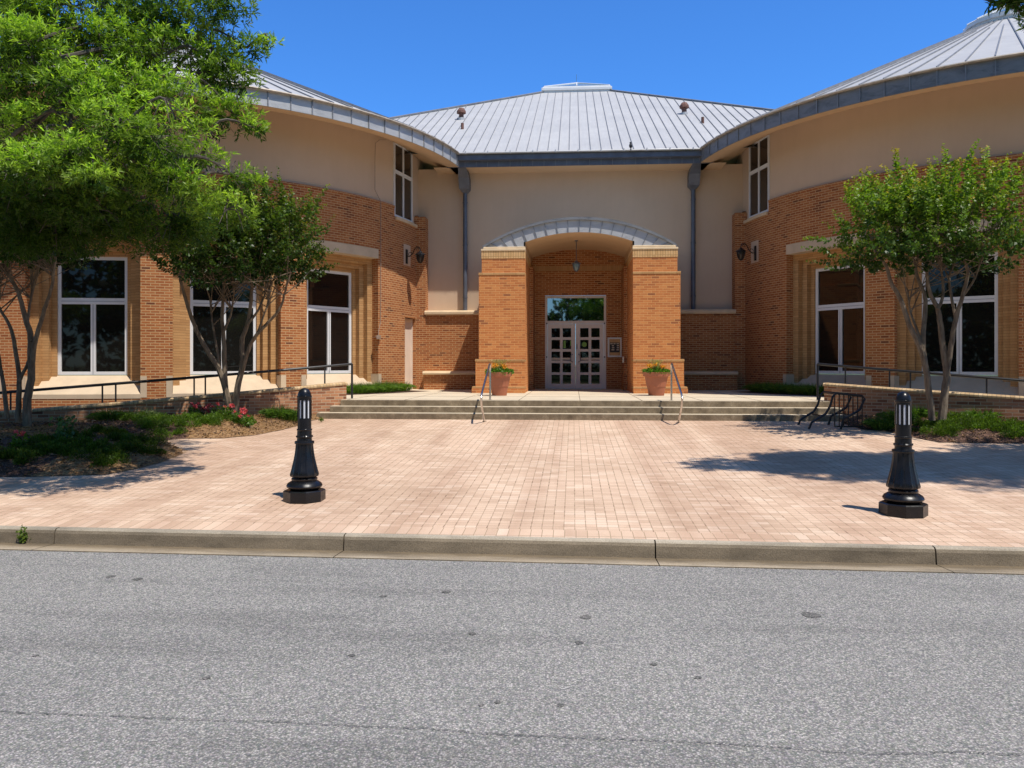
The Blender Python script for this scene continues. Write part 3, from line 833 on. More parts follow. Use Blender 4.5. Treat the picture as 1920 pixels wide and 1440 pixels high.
# lower wing walls, caps and benches
for s in (-1, 1):
    m = MB(mirror=s > 0); m.box(-4.95, -1.5, 24.88, YF + .02, ZP - .05, Z(1.47)); m.build('brick_wall', M['brick'], B)
    m = MB(mirror=s > 0); m.box(-4.6, -2.6, 24.43, 24.89, ZP - .05, Z(-.34)); m.build('bench_base', M['brick'], B)
    m = MB(mirror=s > 0); m.box(-5.3, -4.62, 24.82, YF + .2, ZP - .05, Z(4.45)); m.build('corner_pier', M['brick'], B)
    for y0, z0, h, x0 in ((24.78, Z(1.46), .15, -4.64), (24.34, Z(-.345), .115, -4.62)):
        m = MB(mirror=s > 0)
        pr = [(y0 + .12, z0), (y0 + .02, z0 + .01), (y0, z0 + .04), (y0, z0 + h - .05), (y0 + .03, z0 + h - .012), (y0 + .09, z0 + h), (YF if y0 > 24.5 else 24.88, z0 + h)]
        for (a, b), (c, d) in zip(pr, pr[1:]):
            m.face([(x0, a, b), (-2.4, a, b), (-2.4, c, d), (x0, c, d)])
        m.face([(x0, a, b) for a, b in pr][::-1] + [(x0, pr[-1][0], z0)][:0])
        m.build('wall_cap' if y0 > 24.5 else 'bench_seat', M['cap'], B)

# porch pillars (walls running back to the facade)
XI = 1.42
for s in (-1, 1):
    m = MB(mirror=s > 0)
    tiers = [(-2.82, 21.70, ZP - .05, Z(-.66)), (-2.80, 21.72, Z(-.66), Z(-.61)), (-2.73, 21.79, Z(-.61), Z(.06)), (-2.71, 21.81, Z(.06), Z(.107)), (-2.65, 21.87, Z(.107), Z(2.36)), (-2.63, 21.89, Z(2.36), Z(2.40)), (-2.58, 21.94, Z(2.40), Z(2.80))]
    for x0, y0, a, b in tiers: m.bbox(x0, -XI, y0, YF + .3, a, b, .0)
    pl = m.build('pillar', M['pillar'], B)
    m = MB(mirror=s > 0); m.box(-2.59, -XI + .003, 21.93, 25, Z(2.80), Z(3.005))
    m.build('soldier_band', M['soldier'], pl)
    m = MB(mirror=s > 0); m.bbox(-2.60, -XI + .006, 21.915, 25, Z(3.005), Z(3.055), .015); m.bbox(-2.54, -XI + .004, 21.96, 25, Z(3.055), Z(3.115), .02)
    m.build('pillar_cap', M['cap'], pl)
    for x0, y0, z in ((-2.81, 21.708, Z(-.645)), (-2.74, 21.778, Z(.075)), (-2.66, 21.858, Z(2.375))):
        m = MB(mirror=s > 0); m.bbox(x0, -XI + .002, y0, 22.4, z - .02, z + .04, .014); m.build('ledge_course', M['buff'], pl)
# porch arch
def circ(half, zspring, rise):
    Rr = (half * half + rise * rise) / (2 * rise); zc = zspring + rise - Rr
    return Rr, zc
Ro, zo = circ(2.56, Z(3.12), .74); Ri, zi_ = circ(XI, Z(3.24), .25)
def zarc(x, Rr, zc): return zc + math.sqrt(Rr * Rr - x * x)
nseg = 56; xsn = [-2.56 + 5.12 * i / nseg for i in range(nseg + 1)]
m = MB(); YA = 22.04
for a, b in zip(xsn, xsn[1:]):
    if b <= -XI + .02 or a >= XI - .02: lo = lambda x: Z(3.115)
    else: lo = lambda x: zarc(max(-XI, min(XI, x)), Ri, zi_)
    m.face([(a, YA, lo(a)), (b, YA, lo(b)), (b, YA, zarc(b, Ro, zo)), (a, YA, zarc(a, Ro, zo))])
    m.face([(a, YA, zarc(a, Ro, zo)), (b, YA, zarc(b, Ro, zo)), (b, YF, zarc(b, Ro, zo)), (a, YF, zarc(a, Ro, zo))])
for s in (-1, 1):
    m.face([(s * 2.56, YA, Z(3.115)), (s * 2.56, YF, Z(3.115)), (s * 2.56, YF, Z(3.13)), (s * 2.56, YA, Z(3.13))])
pr_ = m.build('porch_roof', M['fascia_l'], B)
m = MB()   # overhanging rim and seams
for a, b in zip(xsn, xsn[1:]):
    A = [(YA - .06, zarc(a, Ro, zo) - .045), (YA - .06, zarc(a, Ro, zo) + .03), (YA + .3, zarc(a, Ro, zo) + .03)]
    Bq = [(YA - .06, zarc(b, Ro, zo) - .045), (YA - .06, zarc(b, Ro, zo) + .03), (YA + .3, zarc(b, Ro, zo) + .03)]
    A = [(YA, A[0][1])] + A; Bq = [(YA, Bq[0][1])] + Bq
    for i in range(3): m.face([(a, *A[i]), (b, *Bq[i]), (b, *Bq[i + 1]), (a, *A[i + 1])])
m.build('rim', M['fascia'], pr_)
m = MB()
for i in range(-8, 9):
    th = i * .0655 + .003
    x1 = Ro * math.sin(th); z1 = zo + Ro * math.cos(th); k = 0
    if abs(x1) > 2.5: continue
    x0 = x1 * (1 - .10); z0 = Z(3.12) if abs(x0) > XI else zarc(x0, Ri, zi_)
    d = Vector((x1 - x0, 0, z1 - z0)); L = d.length; ang = math.atan2(d.x, d.z)
    T = Matrix.Translation((x0, YA, z0)) @ Matrix.Rotation(ang, 4, 'Y')
    m.box(-.009, .009, -.025, -.001, 0.0, L - .03, T)
join_into(pr_, [m.build('seams', M['rib'], None)])
m = MB(); xs2 = [-XI + 2 * XI * i / 20 for i in range(21)]
for a, b in zip(xs2, xs2[1:]): m.face([(a, YA, zarc(a, Ri, zi_)), (a, 25.45, zarc(a, Ri, zi_)), (b, 25.45, zarc(b, Ri, zi_)), (b, YA, zarc(b, Ri, zi_))])
for s in (-1, 1):
    q = [(s * (XI - .0), YA, Z(2.9)), (s * XI, 25.45, Z(2.9)), (s * XI, 25.45, Z(3.25)), (s * XI, YA, Z(3.25))]
    m.face([(s * XI, YA, Z(3.115)), (s * XI, 25.45, Z(3.115)), (s * XI, 25.45, Z(3.25)), (s * XI, YA, Z(3.25))])
m.build('vault', M['soffit'], pr_, smooth=True)
# porch back wall
YD = 25.4
m = MB(); dx0, dx1 = -1.01, .86
m.face([(-XI, YD, ZP), (dx0, YD, ZP), (dx0, YD, Z(2.085)), (-XI, YD, Z(2.085))]); m.face([(dx1, YD, ZP), (XI, YD, ZP), (XI, YD, Z(2.085)), (dx1, YD, Z(2.085))])
m.face([(-XI, YD, Z(2.085)), (XI, YD, Z(2.085)), (XI, YD, Z(2.83)), (-XI, YD, Z(2.83))])
m.face([(-XI, YD, Z(3.0))] + [(XI, YD, Z(3.0))] + [(x, YD, zarc(x, Ri, zi_) + .01) for x in xs2[::-1]])
for x, s in ((dx0, 1), (dx1, -1)): 
    q = [(x, YD, ZP), (x, YD + .15, ZP), (x, YD + .15, Z(2.085)), (x, YD, Z(2.085))]; m.face(q if s > 0 else q[::-1])
for s in (-1, 1):
    m.mir = s > 0; m.box(-XI - .001, -XI + .10, 24.2, YD, ZP, Z(2.83)); m.box(-XI - .3, -XI - .002, 24.9, YD + .2, ZP, Z(3.3))
m.mir = False
m.build('porch_brick_wall', M['brick'], B)
m = MB(); m.box(-XI, XI, YD - .004, YD + .03, Z(2.83), Z(3.0)); m.build('soldier_band', M['soldier_shaded'], B)

# entrance doors
YO = YD + .06; dc = (dx0 + dx1) / 2
ent = MB()
for a, b, c, d in ((dx0, dx0 + .07, ZP, Z(2.085)), (dx1 - .07, dx1, ZP, Z(2.085)), (dx0 + .07, dx1 - .07, Z(2.01), Z(2.085)), (dx0 + .07, dx1 - .07, Z(1.22), Z(1.31))):
    ent.box(a, b, YO - .03, YO + .06, c, d)
fr = ent.build('entrance_frame', M['doorwhite'], B)
m = MB(); m.face([(dx0 + .07, YO + .02, Z(1.31)), (dx1 - .07, YO + .02, Z(1.31)), (dx1 - .07, YO + .02, Z(2.01)), (dx0 + .07, YO + .02, Z(2.01))]); m.build('transom_pane', M['transom'], fr)
k = 1 / 441
rows = [(545, 667), (703, 827), (862, 982), (1018, 1142), (1177, 1300)]
zr = [(Z(1.22) - (b - 485) * k, Z(1.22) - (a - 485) * k) for a, b in rows][::-1]
for s, cols in ((-1, ((-325, -211), (-173, -60))), (1, ((62, 175), (212, 325)))):
    x0, x1 = (dx0 + .07 + .004, dc - .003) if s < 0 else (dc + .003, dx1 - .07 - .004)
    cx_ = [(dc + a * k, dc + b * k) for a, b in cols]
    m = MB(); xe = [x0, cx_[0][0], cx_[0][1], cx_[1][0], cx_[1][1], x1]
    for i in (0, 2, 4): m.box(xe[i], xe[i + 1], YO - .02, YO + .025, ZP + .02, Z(1.215))
    ze = [ZP + .02] + [z for q in zr for z in q] + [Z(1.215)]
    for i in range(0, len(ze), 2):
        for a, b in ((xe[1], xe[2]), (xe[3], xe[4])): m.box(a, b, YO - .018, YO + .023, ze[i], ze[i + 1])
    dr = m.build('entrance_door', M['doorwhite'], B)
    m = MB(); m.face([(xe[1] - .01, YO + .005, ZP + .06), (xe[4] + .01, YO + .005, ZP + .06), (xe[4] + .01, YO + .005, Z(1.15)), (xe[1] - .01, YO + .005, Z(1.15))]); m.build('pane', M['glass'], dr)
    hx = dc + s * .085
    m = MB(); m.tube([(hx, YO - .02, Z(.28)), (hx + s * .01, YO - .08, Z(.28)), (hx + s * .06, YO - .09, Z(.25)), (hx + s * .065, YO - .09, Z(.08)), (hx + s * .01, YO - .08, Z(.05)), (hx, YO - .02, Z(.05))], .011, 6); m.build('handle', M['darkmetal'], dr)
    hx = (dx0 + .05) if s < 0 else (dx1 - .05)
    for z in (.2, 1.23):
        m = MB(); m.tube([(hx, YO - .05, Z(z)), (hx, YO - .02, Z(z))], .022, 8); m.build('hinge', M['rubber'], dr)
    m = MB()   # pale push bar just behind the glass
    m.box(cx_[0][0], cx_[1][1], YO - .001, YO + .004, zr[2][0] + .02, zr[2][0] + .085)
    m.build('push_bar', M['paper'], dr)
def disc(m, x, y, z, r, r0=0, n=24, a0=0, a1=2 * math.pi):
    for i in range(n):
        t0 = a0 + (a1 - a0) * i / n; t1 = a0 + (a1 - a0) * (i + 1) / n
        m.face([(x + r0 * math.cos(t0), y, z + r0 * math.sin(t0)), (x + r0 * math.cos(t1), y, z + r0 * math.sin(t1)), (x + r * math.cos(t1), y, z + r * math.sin(t1)), (x + r * math.cos(t0), y, z + r * math.sin(t0))][::-1] if r0 else [(x, y, z), (x + r * math.cos(t0), y, z + r * math.sin(t0)), (x + r * math.cos(t1), y, z + r * math.sin(t1))][::-1])
sx = dc + (62 + 175) / 2 * k
m = MB(); disc(m, sx, YO - .003, (zr[3][0] + zr[3][1]) / 2, .075); m.build('round_sticker', M['green_sign'], dr)
m = MB(); zc_ = (zr[2][0] + zr[2][1]) / 2 + .02
disc(m, sx, YO - .003, zc_, .062, .052); m.tube([(sx - .04, YO - .004, zc_ + .02), (sx, YO - .004, zc_ - .005), (sx + .02, YO - .004, zc_ + .02)], .006, 4); m.tube([(sx, YO - .004, zc_ - .005), (sx + .03, YO - .004, zc_ - .035)], .006, 4)
m.build('ring_sticker', M['teal'], dr)
m = MB(); m.box(dc + .03, dc + .055, YO - .024, YO - .021, Z(.44), Z(.6)); m.build('narrow_sticker', M['darkmetal'], dr)
m = MB(); m.box(dc - .17 * 1 - .2, dc - .30, YO - .002, YO + .003, zr[3][0] + .03, zr[3][1] - .02); m.build('poster', M['green_sign'], dr); m = MB(); m.box(dc - .165, dc - .11, YO - .002, YO + .003, zr[3][0] + .1, zr[3][1] - .03)
m.build('poster', M['green_sign'], dr)

# notice case on the brick beside the door
nb = empty('notice_case', (1.11, YD, Z(.5)), 'white framed glazed notice case on the porch brick right of the entrance doors', 'notice board')
x0, x1, z0, z1 = .90, 1.335, .195, .795
m = MB()
for a, b, c, d in ((x0, x0 + .05, z0, z1), (x1 - .05, x1, z0, z1), (x0 + .05, x1 - .05, z1 - .05, z1), (x0 + .05, x1 - .05, z0, z0 + .05)): m.box(a, b, YD - .07, YD - .003, Z(c), Z(d))
m.build('frame', M['white'], nb)
m = MB(); m.box(x0 + .05, x1 - .05, YD - .03, YD - .01, Z(z0 + .05), Z(z1 - .05)); m.build('backing', M['tanpaper'], nb)
m = MB(); m.box(x0 + .07, x1 - .07, YD - .04, YD - .032, Z(z0 + .145), Z(z1 - .155)); m.build('hours_panel', M['rubber'], nb)
for i, ws in enumerate((((.0, .08), (.1, .17), (.2, .28)), ((.05, .12), (.21, .28)), ((.05, .13), (.21, .28)), ((.04, .13), (.2, .28)))):
    for a, b in ws:
        m = MB(); m.box(x0 + .08 + a * .95, x0 + .08 + b * .95, YD - .044, YD - .041, Z(z1 - .205 - i * .062), Z(z1 - .178 - i * .062))
        m.build('printed_word', M['paper'], nb)
# small metal box on the inner pillar face
m = MB(); m.bbox(XI - .15, XI - .10, 24.05, 24.2, Z(.02), Z(.2), .01); o = m.build('call_box', M['steel'], None); tag(o, 'small metal call box fixed inside the porch right of the notice case', 'call box')
m = MB(); m.bbox(2.86, 3.02, 24.78, 24.879, Z(.32), Z(.55), .02); o = m.build('mail_box', M['blackrail'], None); tag(o, 'small black box fixed to the brick wall right of the right pillar', 'wall box')

# pendant lantern
def lantern_body(m, mg, c, s):
    x, y, z = c
    m.lathe([(0, z + .12 * s), (.03 * s, z + .115 * s), (.05 * s, z + .08 * s), (.15 * s, z + .02 * s), (.16 * s, z - .005 * s), (.12 * s, z - .01 * s), (.0, z - .01 * s)], (x, y), 10)
    mg.lathe([(.11 * s, z - .01 * s), (.115 * s, z - .06 * s), (.09 * s, z - .16 * s), (.05 * s, z - .23 * s), (0, z - .245 * s)], (x, y), 10)
    for k_ in range(8):
        a = 2 * math.pi * k_ / 8
        m.tube([(x + r_ * s * math.cos(a), y + r_ * s * math.sin(a), z + dz * s) for r_, dz in ((.113, -.01), (.12, -.06), (.095, -.16), (.053, -.235), (.0, -.26))], .006 * s, 4)
p = at(1080.5, 447, 23.4)
L = empty('pendant_lantern', p, 'bronze bell shaped lantern hanging on a rod from the porch vault', 'lantern')
m = MB(); zt = zarc(p.x, Ri, zi_)
m.lathe([(0, zt), (.05, zt - .005), (.045, zt - .03), (0, zt - .035)], (p.x, p.y), 12); m.tube([(p.x, p.y, zt), (p.x, p.y, Z(2.93))], .011, 6)
m.build('rod', M['darkmetal'], L)
m = MB(); mg = MB(); lantern_body(m, mg, (p.x, p.y, Z(2.82)), .85); sh = m.build('lamp_shade', M['darkmetal'], L); mg.build('globe', M['skylight'], L, smooth=True)

# wall lanterns
for s, lab in ((-1, 'black scrolled wall lantern on the left drum above the pale side door'), (1, 'black scrolled wall lantern on the right drum, right of the right downspout')):
    c = -12.3; d = Vector((math.cos(R(c)), math.sin(R(c)), 0)); base = Vector((XC, YC, Z(3.18))) + d * (RW + .01)
    if s > 0: base.x = -base.x; d.x = -d.x
    W = empty('wall_lantern', base, lab, 'lantern', 'wall lanterns on the brick drums')
    m = MB(); 
    T = Matrix.Translation(base) @ Matrix.Rotation(math.atan2(d.y, d.x), 4, 'Z')
    m.bbox(0, .03, -.05, .05, -.25, .17, .008, T); m.build('back_plate', M['black'], W)
    m = MB(); path = [(0, 0, -.02), (.1, 0, -.04), (.2, 0, .04), (.26, 0, .17), (.33, 0, .24), (.41, 0, .22), (.44, 0, .15), (.44, 0, .06)]
    m.tube([T @ Vector(q) for q in path], .014, 6)
    m.tube([T @ Vector((.12 + .05 * math.cos(a), 0, .03 + .05 * math.sin(a))) for a in [k_ * .6 for k_ in range(-3, 8)]], .009, 5)
    m.tube([T @ Vector((.36 + .035 * math.cos(a), 0, .17 + .035 * math.sin(a))) for a in [k_ * .6 for k_ in range(-1, 8)]], .008, 5)
    m.build('bracket', M['black'], W)
    q = T @ Vector((.44, 0, .0)); m = MB(); mg = MB(); lantern_body(m, mg, q, .98)
    m.build('lamp_shade', M['black'], W); mg.build('globe', M['glass_up'], W, smooth=True)

# bird on the gutter
p = atz(1182.7, 24.12, Z(6.2))
m = MB(); m.lathe([(0, 0), (.035, .02), (.05, .06), (.048, .1), (.03, .135), (.032, .16), (.026, .185), (0, .2)], (0, 0), 10)
m.v = [Vector((v.x, v.y, v.z)) + Vector((p.x, p.y + v.z * .1, p.z + .03)) for v in m.v]
m.face([(p.x - .015, p.y - .02, p.z + .06), (p.x + .015, p.y - .02, p.z + .06), (p.x + .02, p.y - .06, p.z - .06), (p.x - .02, p.y - .06, p.z - .06)])
m.tube([(p.x, p.y - .02, p.z + .2), (p.x - .05, p.y - .03, p.z + .195)], [.008, .001], 5)
m.tube([(p.x - .012, p.y, p.z + .04), (p.x - .012, p.y, p.z)], .003, 4); m.tube([(p.x + .012, p.y, p.z + .04), (p.x + .012, p.y, p.z)], .003, 4)
o = m.build('bird', M['bird'], None, smooth=True); tag(o, 'small black bird perched on the gutter above the entrance', 'bird')

# ================================================================== RAMPS, RAILS
RR = 10.95
def a_of(px, rr_, mir):
    t = (px - 960) / F; dx, dy = t * cs - sn, t * sn + cs
    xc = -XC if mir else XC
    ox, oy = CX - xc, -YC; b = dx * ox + dy * oy; a = dx * dx + dy * dy; c_ = ox * ox + oy * oy - rr_ * rr_
    D = (-b - math.sqrt(b * b - a * c_)) / a; x, y = CX + D * dx, D * dy
    if mir: x = -x
    return math.degrees(math.atan2(y - YC, x - XC))
for s in (-1, 1):
    mir = s > 0
    aE = a_of(1550 if mir else 645, RR, mir)
    zt = lambda a: Z(-.40) - (.055 if mir else .075) * R(aE - a) * RR
    m = MB(mirror=mir); a0 = -150; n = 110
    for i in range(n):
        t0 = a0 + (aE - a0) * i / n; t1 = a0 + (aE - a0) * (i + 1) / n
        z0, z1 = max(zt(t0), .5) - .07, max(zt(t1), .5) - .07
        for r, fl in ((RR + .11, 1), (RR - .11, -1)):
            q = [pol(t0, r, .1), pol(t1, r, .1), pol(t1, r, z1), pol(t0, r, z0)]; u = [(RR * R(t0), .1), (RR * R(t1), .1), (RR * R(t1), z1), (RR * R(t0), z0)]
            m.face(q if fl > 0 else q[::-1], u if fl > 0 else u[::-1])
    q = [pol(aE, RR + .11, .1), pol(aE, RR - .11, .1), pol(aE, RR - .11, zt(aE) - .07), pol(aE, RR + .11, zt(aE) - .07)]
    m.face(q, [(0, .1), (.22, .1), (.22, 1.2), (0, 1.2)])
    lab = 'long curved brick ramp wall with buff coping behind the left planting bed' if not mir else 'curved brick ramp wall with buff coping behind the right planting bed and bike rack'
    W = empty('ramp_wall', pol(aE, RR, .4) if not mir else Vector((-pol(aE, RR, .4).x, pol(aE, RR, .4).y, .4)), lab, 'wall', 'curved ramp walls')
    m.build('brick_wall', M['rampwall'], W)
    m = MB(mirror=mir)
    prof = [(.125, -.07), (.13, -.06), (.13, -.03), (.10, -.004), (-.1, -.004), (-.13, -.03), (-.13, -.07)]
    for i in range(n):
        t0 = a0 + (aE - a0) * i / n; t1 = a0 + (aE - a0) * (i + 1) / n
        if i == n - 1: t1 += .1
        z0, z1 = max(zt(t0), .5), max(zt(t1), .5)
        for (o0, h0), (o1, h1) in zip(prof, prof[1:]):
            m.face([pol(t0, RR + o0, z0 + h0), pol(t1, RR + o0, z1 + h0), pol(t1, RR + o1, z1 + h1), pol(t0, RR + o1, z0 + h1)],
                   [(RR * R(t0), .01), (RR * R(t1), .01), (RR * R(t1), .3), (RR * R(t0), .3)])
    t = aE + .1; m.face([pol(t, RR + o, zt(aE) + h) for o, h in prof][::-1])
    m.build('coping', M['coping'], W)
    # ramp floor and planting strip
    m = MB(mirror=mir); zf = lambda a: max(.45, ZP + .003 - .05 * R(max(0, aE + 4 - a)) * RR)
    for i in range(60):
        t0 = -150 + (aE + 12 + 150) * i / 60; t1 = -150 + (aE + 12 + 150) * (i + 1) / 60
        m.face([pol(t0, RR - .1, zf(t0)), pol(t1, RR - .1, zf(t1)), pol(t1, 8.9, zf(t1)), pol(t0, 8.9, zf(t0))][::1])
    structure(m.build('ramp', M['concrete']))
    m = MB(mirror=mir)
    for i in range(60):
        t0 = -150 + (aE + 30 + 150) * i / 60; t1 = -150 + (aE + 30 + 150) * (i + 1) / 60
        m.face([pol(t0, 8.92, zf(t0) + .004), pol(t1, 8.92, zf(t1) + .004), pol(t1, 7.8, zf(t1) + .03), pol(t0, 7.8, zf(t0) + .03)])
    structure(m.build('planting_strip', M['mulch']))
    # black handrail
    rr_ = 10.72; aP = a_of(1533 if mir else 660, rr_, mir); zr_ = lambda a: Z(-.01) - .08 * R(max(0, aP - a)) * rr_
    lab = 'black metal handrail rising along the left ramp' if not mir else 'black metal handrail rising along the right ramp'
    P0 = pol(aP, rr_, ZP); P0 = Vector((-P0.x, P0.y, P0.z)) if mir else P0
    H = empty('ramp_handrail', P0, lab, 'handrail', 'black ramp handrails')
    m = MB(mirror=mir); angs = [aP - i * 1.6 for i in range(60)]
    m.tube([pol(a, rr_, zr_(a)) for a in angs], .028, 8)
    m.build('rail', M['blackrail'], H)
    posts = [aP] + ([a_of(px, rr_, mir) for px in ((1585, 1668, 1707, 1850, 1925) if mir else (609, 364, 385, 192, 217, 20))])
    for a in posts:
        m = MB(mirror=mir); z0 = ZP if a == aP else zt(a) - .2
        m.tube([pol(a, rr_, z0), pol(a, rr_, zr_(a))], .024 if a == aP else .017, 8)
        m.build('post', M['blackrail'], H)

# stainless step handrails
for s, lab in ((-1, 'polished steel step handrail in front of the left pillar'), (1, 'polished steel step handrail in front of the right pillar')):
    x = s * 1.93
    H = empty('step_handrail', (x, 16.8, ZB), lab, 'handrail', 'steel step handrails')
    m = MB(); yu, yl = 17.72, 16.0
    path = [(x, yu, ZP), (x, yu, Z(-.2)), (x, yu, Z(-.08)), (x, yu - .03, Z(-.03)), (x, yu - .08, Z(-.005)), (x, yu - .16, Z(-.03)), (x, yl + .15, Z(-.56)), (x, yl + .04, Z(-.61)), (x, yl, Z(-.66)), (x, yl + .0, Z(-.74)), (x, yl + .06, Z(-.82)), (x, yl + .45, Z(-1.1)), (x, yl + .56, Z(-1.16)), (x, yl + .58, pz(16.6))]
    m.tube([Vector(q) for q in path], .021, 10)
    m.build('rail', M['steel'], H, smooth=True)
    m = MB(); m.lathe([(.045, ZP), (.045, ZP + .012), (.02, ZP + .014)], (x, yu), 12); m.lathe([(.045, pz(16.6)), (.045, pz(16.6) + .012), (.02, pz(16.6) + .014)], (x, yl + .58), 12)
    m.build('base_flange', M['steel'], H)

# ================================================================== PLANTERS
def leaves(name, base, dirs, L, Wd, cols, mat, parent=None, fold=.25):
    base = np.asarray(base, float); dirs = np.asarray(dirs, float); n = len(base)
    dirs /= np.linalg.norm(dirs, axis=1)[:, None] + 1e-9
    rnd = RNG.normal(size=(n, 3)); side = np.cross(dirs, rnd + np.array([0, 0, .6])); side /= np.linalg.norm(side, axis=1)[:, None] + 1e-9
    nor = np.cross(side, dirs)
    L = np.broadcast_to(L, n)[:, None]; Wd = np.broadcast_to(Wd, n)[:, None]
    v = np.empty((n, 4, 3))
    v[:, 0] = base; v[:, 1] = base + dirs * L * .45 + side * Wd * .5 + nor * Wd * fold; v[:, 2] = base + dirs * L - nor * L * .06; v[:, 3] = base + dirs * L * .45 - side * Wd * .5 + nor * Wd * fold
    me = bpy.data.meshes.new(name); me.vertices.add(n * 4); me.vertices.foreach_set('co', v.reshape(-1))
    me.loops.add(n * 4); me.loops.foreach_set('vertex_index', np.arange(n * 4, dtype=np.int32))
    me.polygons.add(n); me.polygons.foreach_set('loop_start', np.arange(0, n * 4, 4, dtype=np.int32)); me.polygons.foreach_set('loop_total', np.full(n, 4, dtype=np.int32))
    me.update(calc_edges=True)
    ca = me.color_attributes.new('tint', 'FLOAT_COLOR', 'POINT'); c = np.ones((n, 4, 4)); c[:, :, :3] = np.asarray(cols)[:, None, :]; ca.data.foreach_set('color', c.reshape(-1))
    me.materials.append(mat)
    o = bpy.data.objects.new(name, me); COL.objects.link(o)
    if parent is not None: o.parent = parent; o.matrix_parent_inverse = Matrix.Translation(-parent.location)
    return o
def tint(n, a, b, k=None):
    k = RNG.random(n) if k is None else k
    return np.array(a)[None] * (1 - k[:, None]) + np.array(b)[None] * k[:, None]
def unit(n, up=0.0):
    d = RNG.normal(size=(n, 3)); d[:, 2] = np.abs(d[:, 2]) + up if up else d[:, 2]
    return d / np.linalg.norm(d, axis=1)[:, None]

for s, px, lab in ((-1, 936.5, 'left'), (1, 1230.5, 'right')):
    p = at(px, 742, 20.15); p.z = ZP + .008
    side = 'left' if s < 0 else 'right'
    P = empty('planter_pot', p, 'round terracotta planter standing before the %s pillar' % side, 'planter', 'terracotta planters')
    m = MB(); c = (p.x, p.y); z = p.z
    k_ = 1.0 if s < 0 else 1.06
    prof = [(0, 0), (.175, 0), (.18, .02), (.2, .17), (.215, .22), (.222, .225), (.222, .235), (.225, .25), (.262, .45), (.27, .455), (.27, .465), (.30, .47), (.31, .55), (.315, .565), (.29, .57), (.28, .52)]
    m.lathe([(r_ * k_, z + h * 1.0) for r_, h in prof], c, 40); m.build('pot', M['terracotta'], P, smooth=True)
    m = MB(); m.lathe([(0, z + .53), (.285 * k_, z + .53)], c, 24); m.build('soil', M['soil'], P)
    Q = empty('flowering_plant', Vector((p.x, p.y, z + .53)), 'bushy green plant with orange flowers growing in the %s terracotta planter' % side, 'plant', 'flowering plants in the planters')
    n = 900; a = RNG.random(n) * 2 * np.pi; r_ = np.sqrt(RNG.random(n)) * .32; b = np.stack([p.x + r_ * np.cos(a), p.y + r_ * np.sin(a), z + .53 + RNG.random(n) * .14 * (1.2 - r_ * 2)], 1)
    d = np.stack([np.cos(a) * r_ * 3, np.sin(a) * r_ * 3, .5 + 0 * a], 1) + RNG.normal(size=(n, 3)) * .6
    leaves('foliage', b, d, .06, .035, tint(n, (.05, .14, .02), (.16, .3, .05)), M['leaf'], Q)
    n = 500; zz = RNG.random(n) ** .8; b = np.stack([p.x - .0 * s + RNG.normal(size=n) * .06 * (.4 + zz * 1.4), p.y + RNG.normal(size=n) * .06, z + .58 + zz * .27], 1)
    leaves('grass_plume', b, unit(n, .8), .06, .009, tint(n, (.3, .28, .12), (.5, .45, .22)), M['leaf'], Q)
    n = 260; k0 = RNG.integers(0, 9, n); ca = RNG.random(9) * 6.28; cr = .08 + RNG.random(9) * .18; cx_ = p.x + cr * np.cos(ca); cy_ = p.y - abs(cr * np.sin(ca)); cz_ = z + .66 + RNG.random(9) * .09
    b = np.stack([cx_[k0], cy_[k0], cz_[k0]], 1) + RNG.normal(size=(n, 3)) * .018
    leaves('flowers', b, unit(n, .2), .03, .026, tint(n, (.75, .22, .02), (.85, .5, .05)), M['petal'], Q)

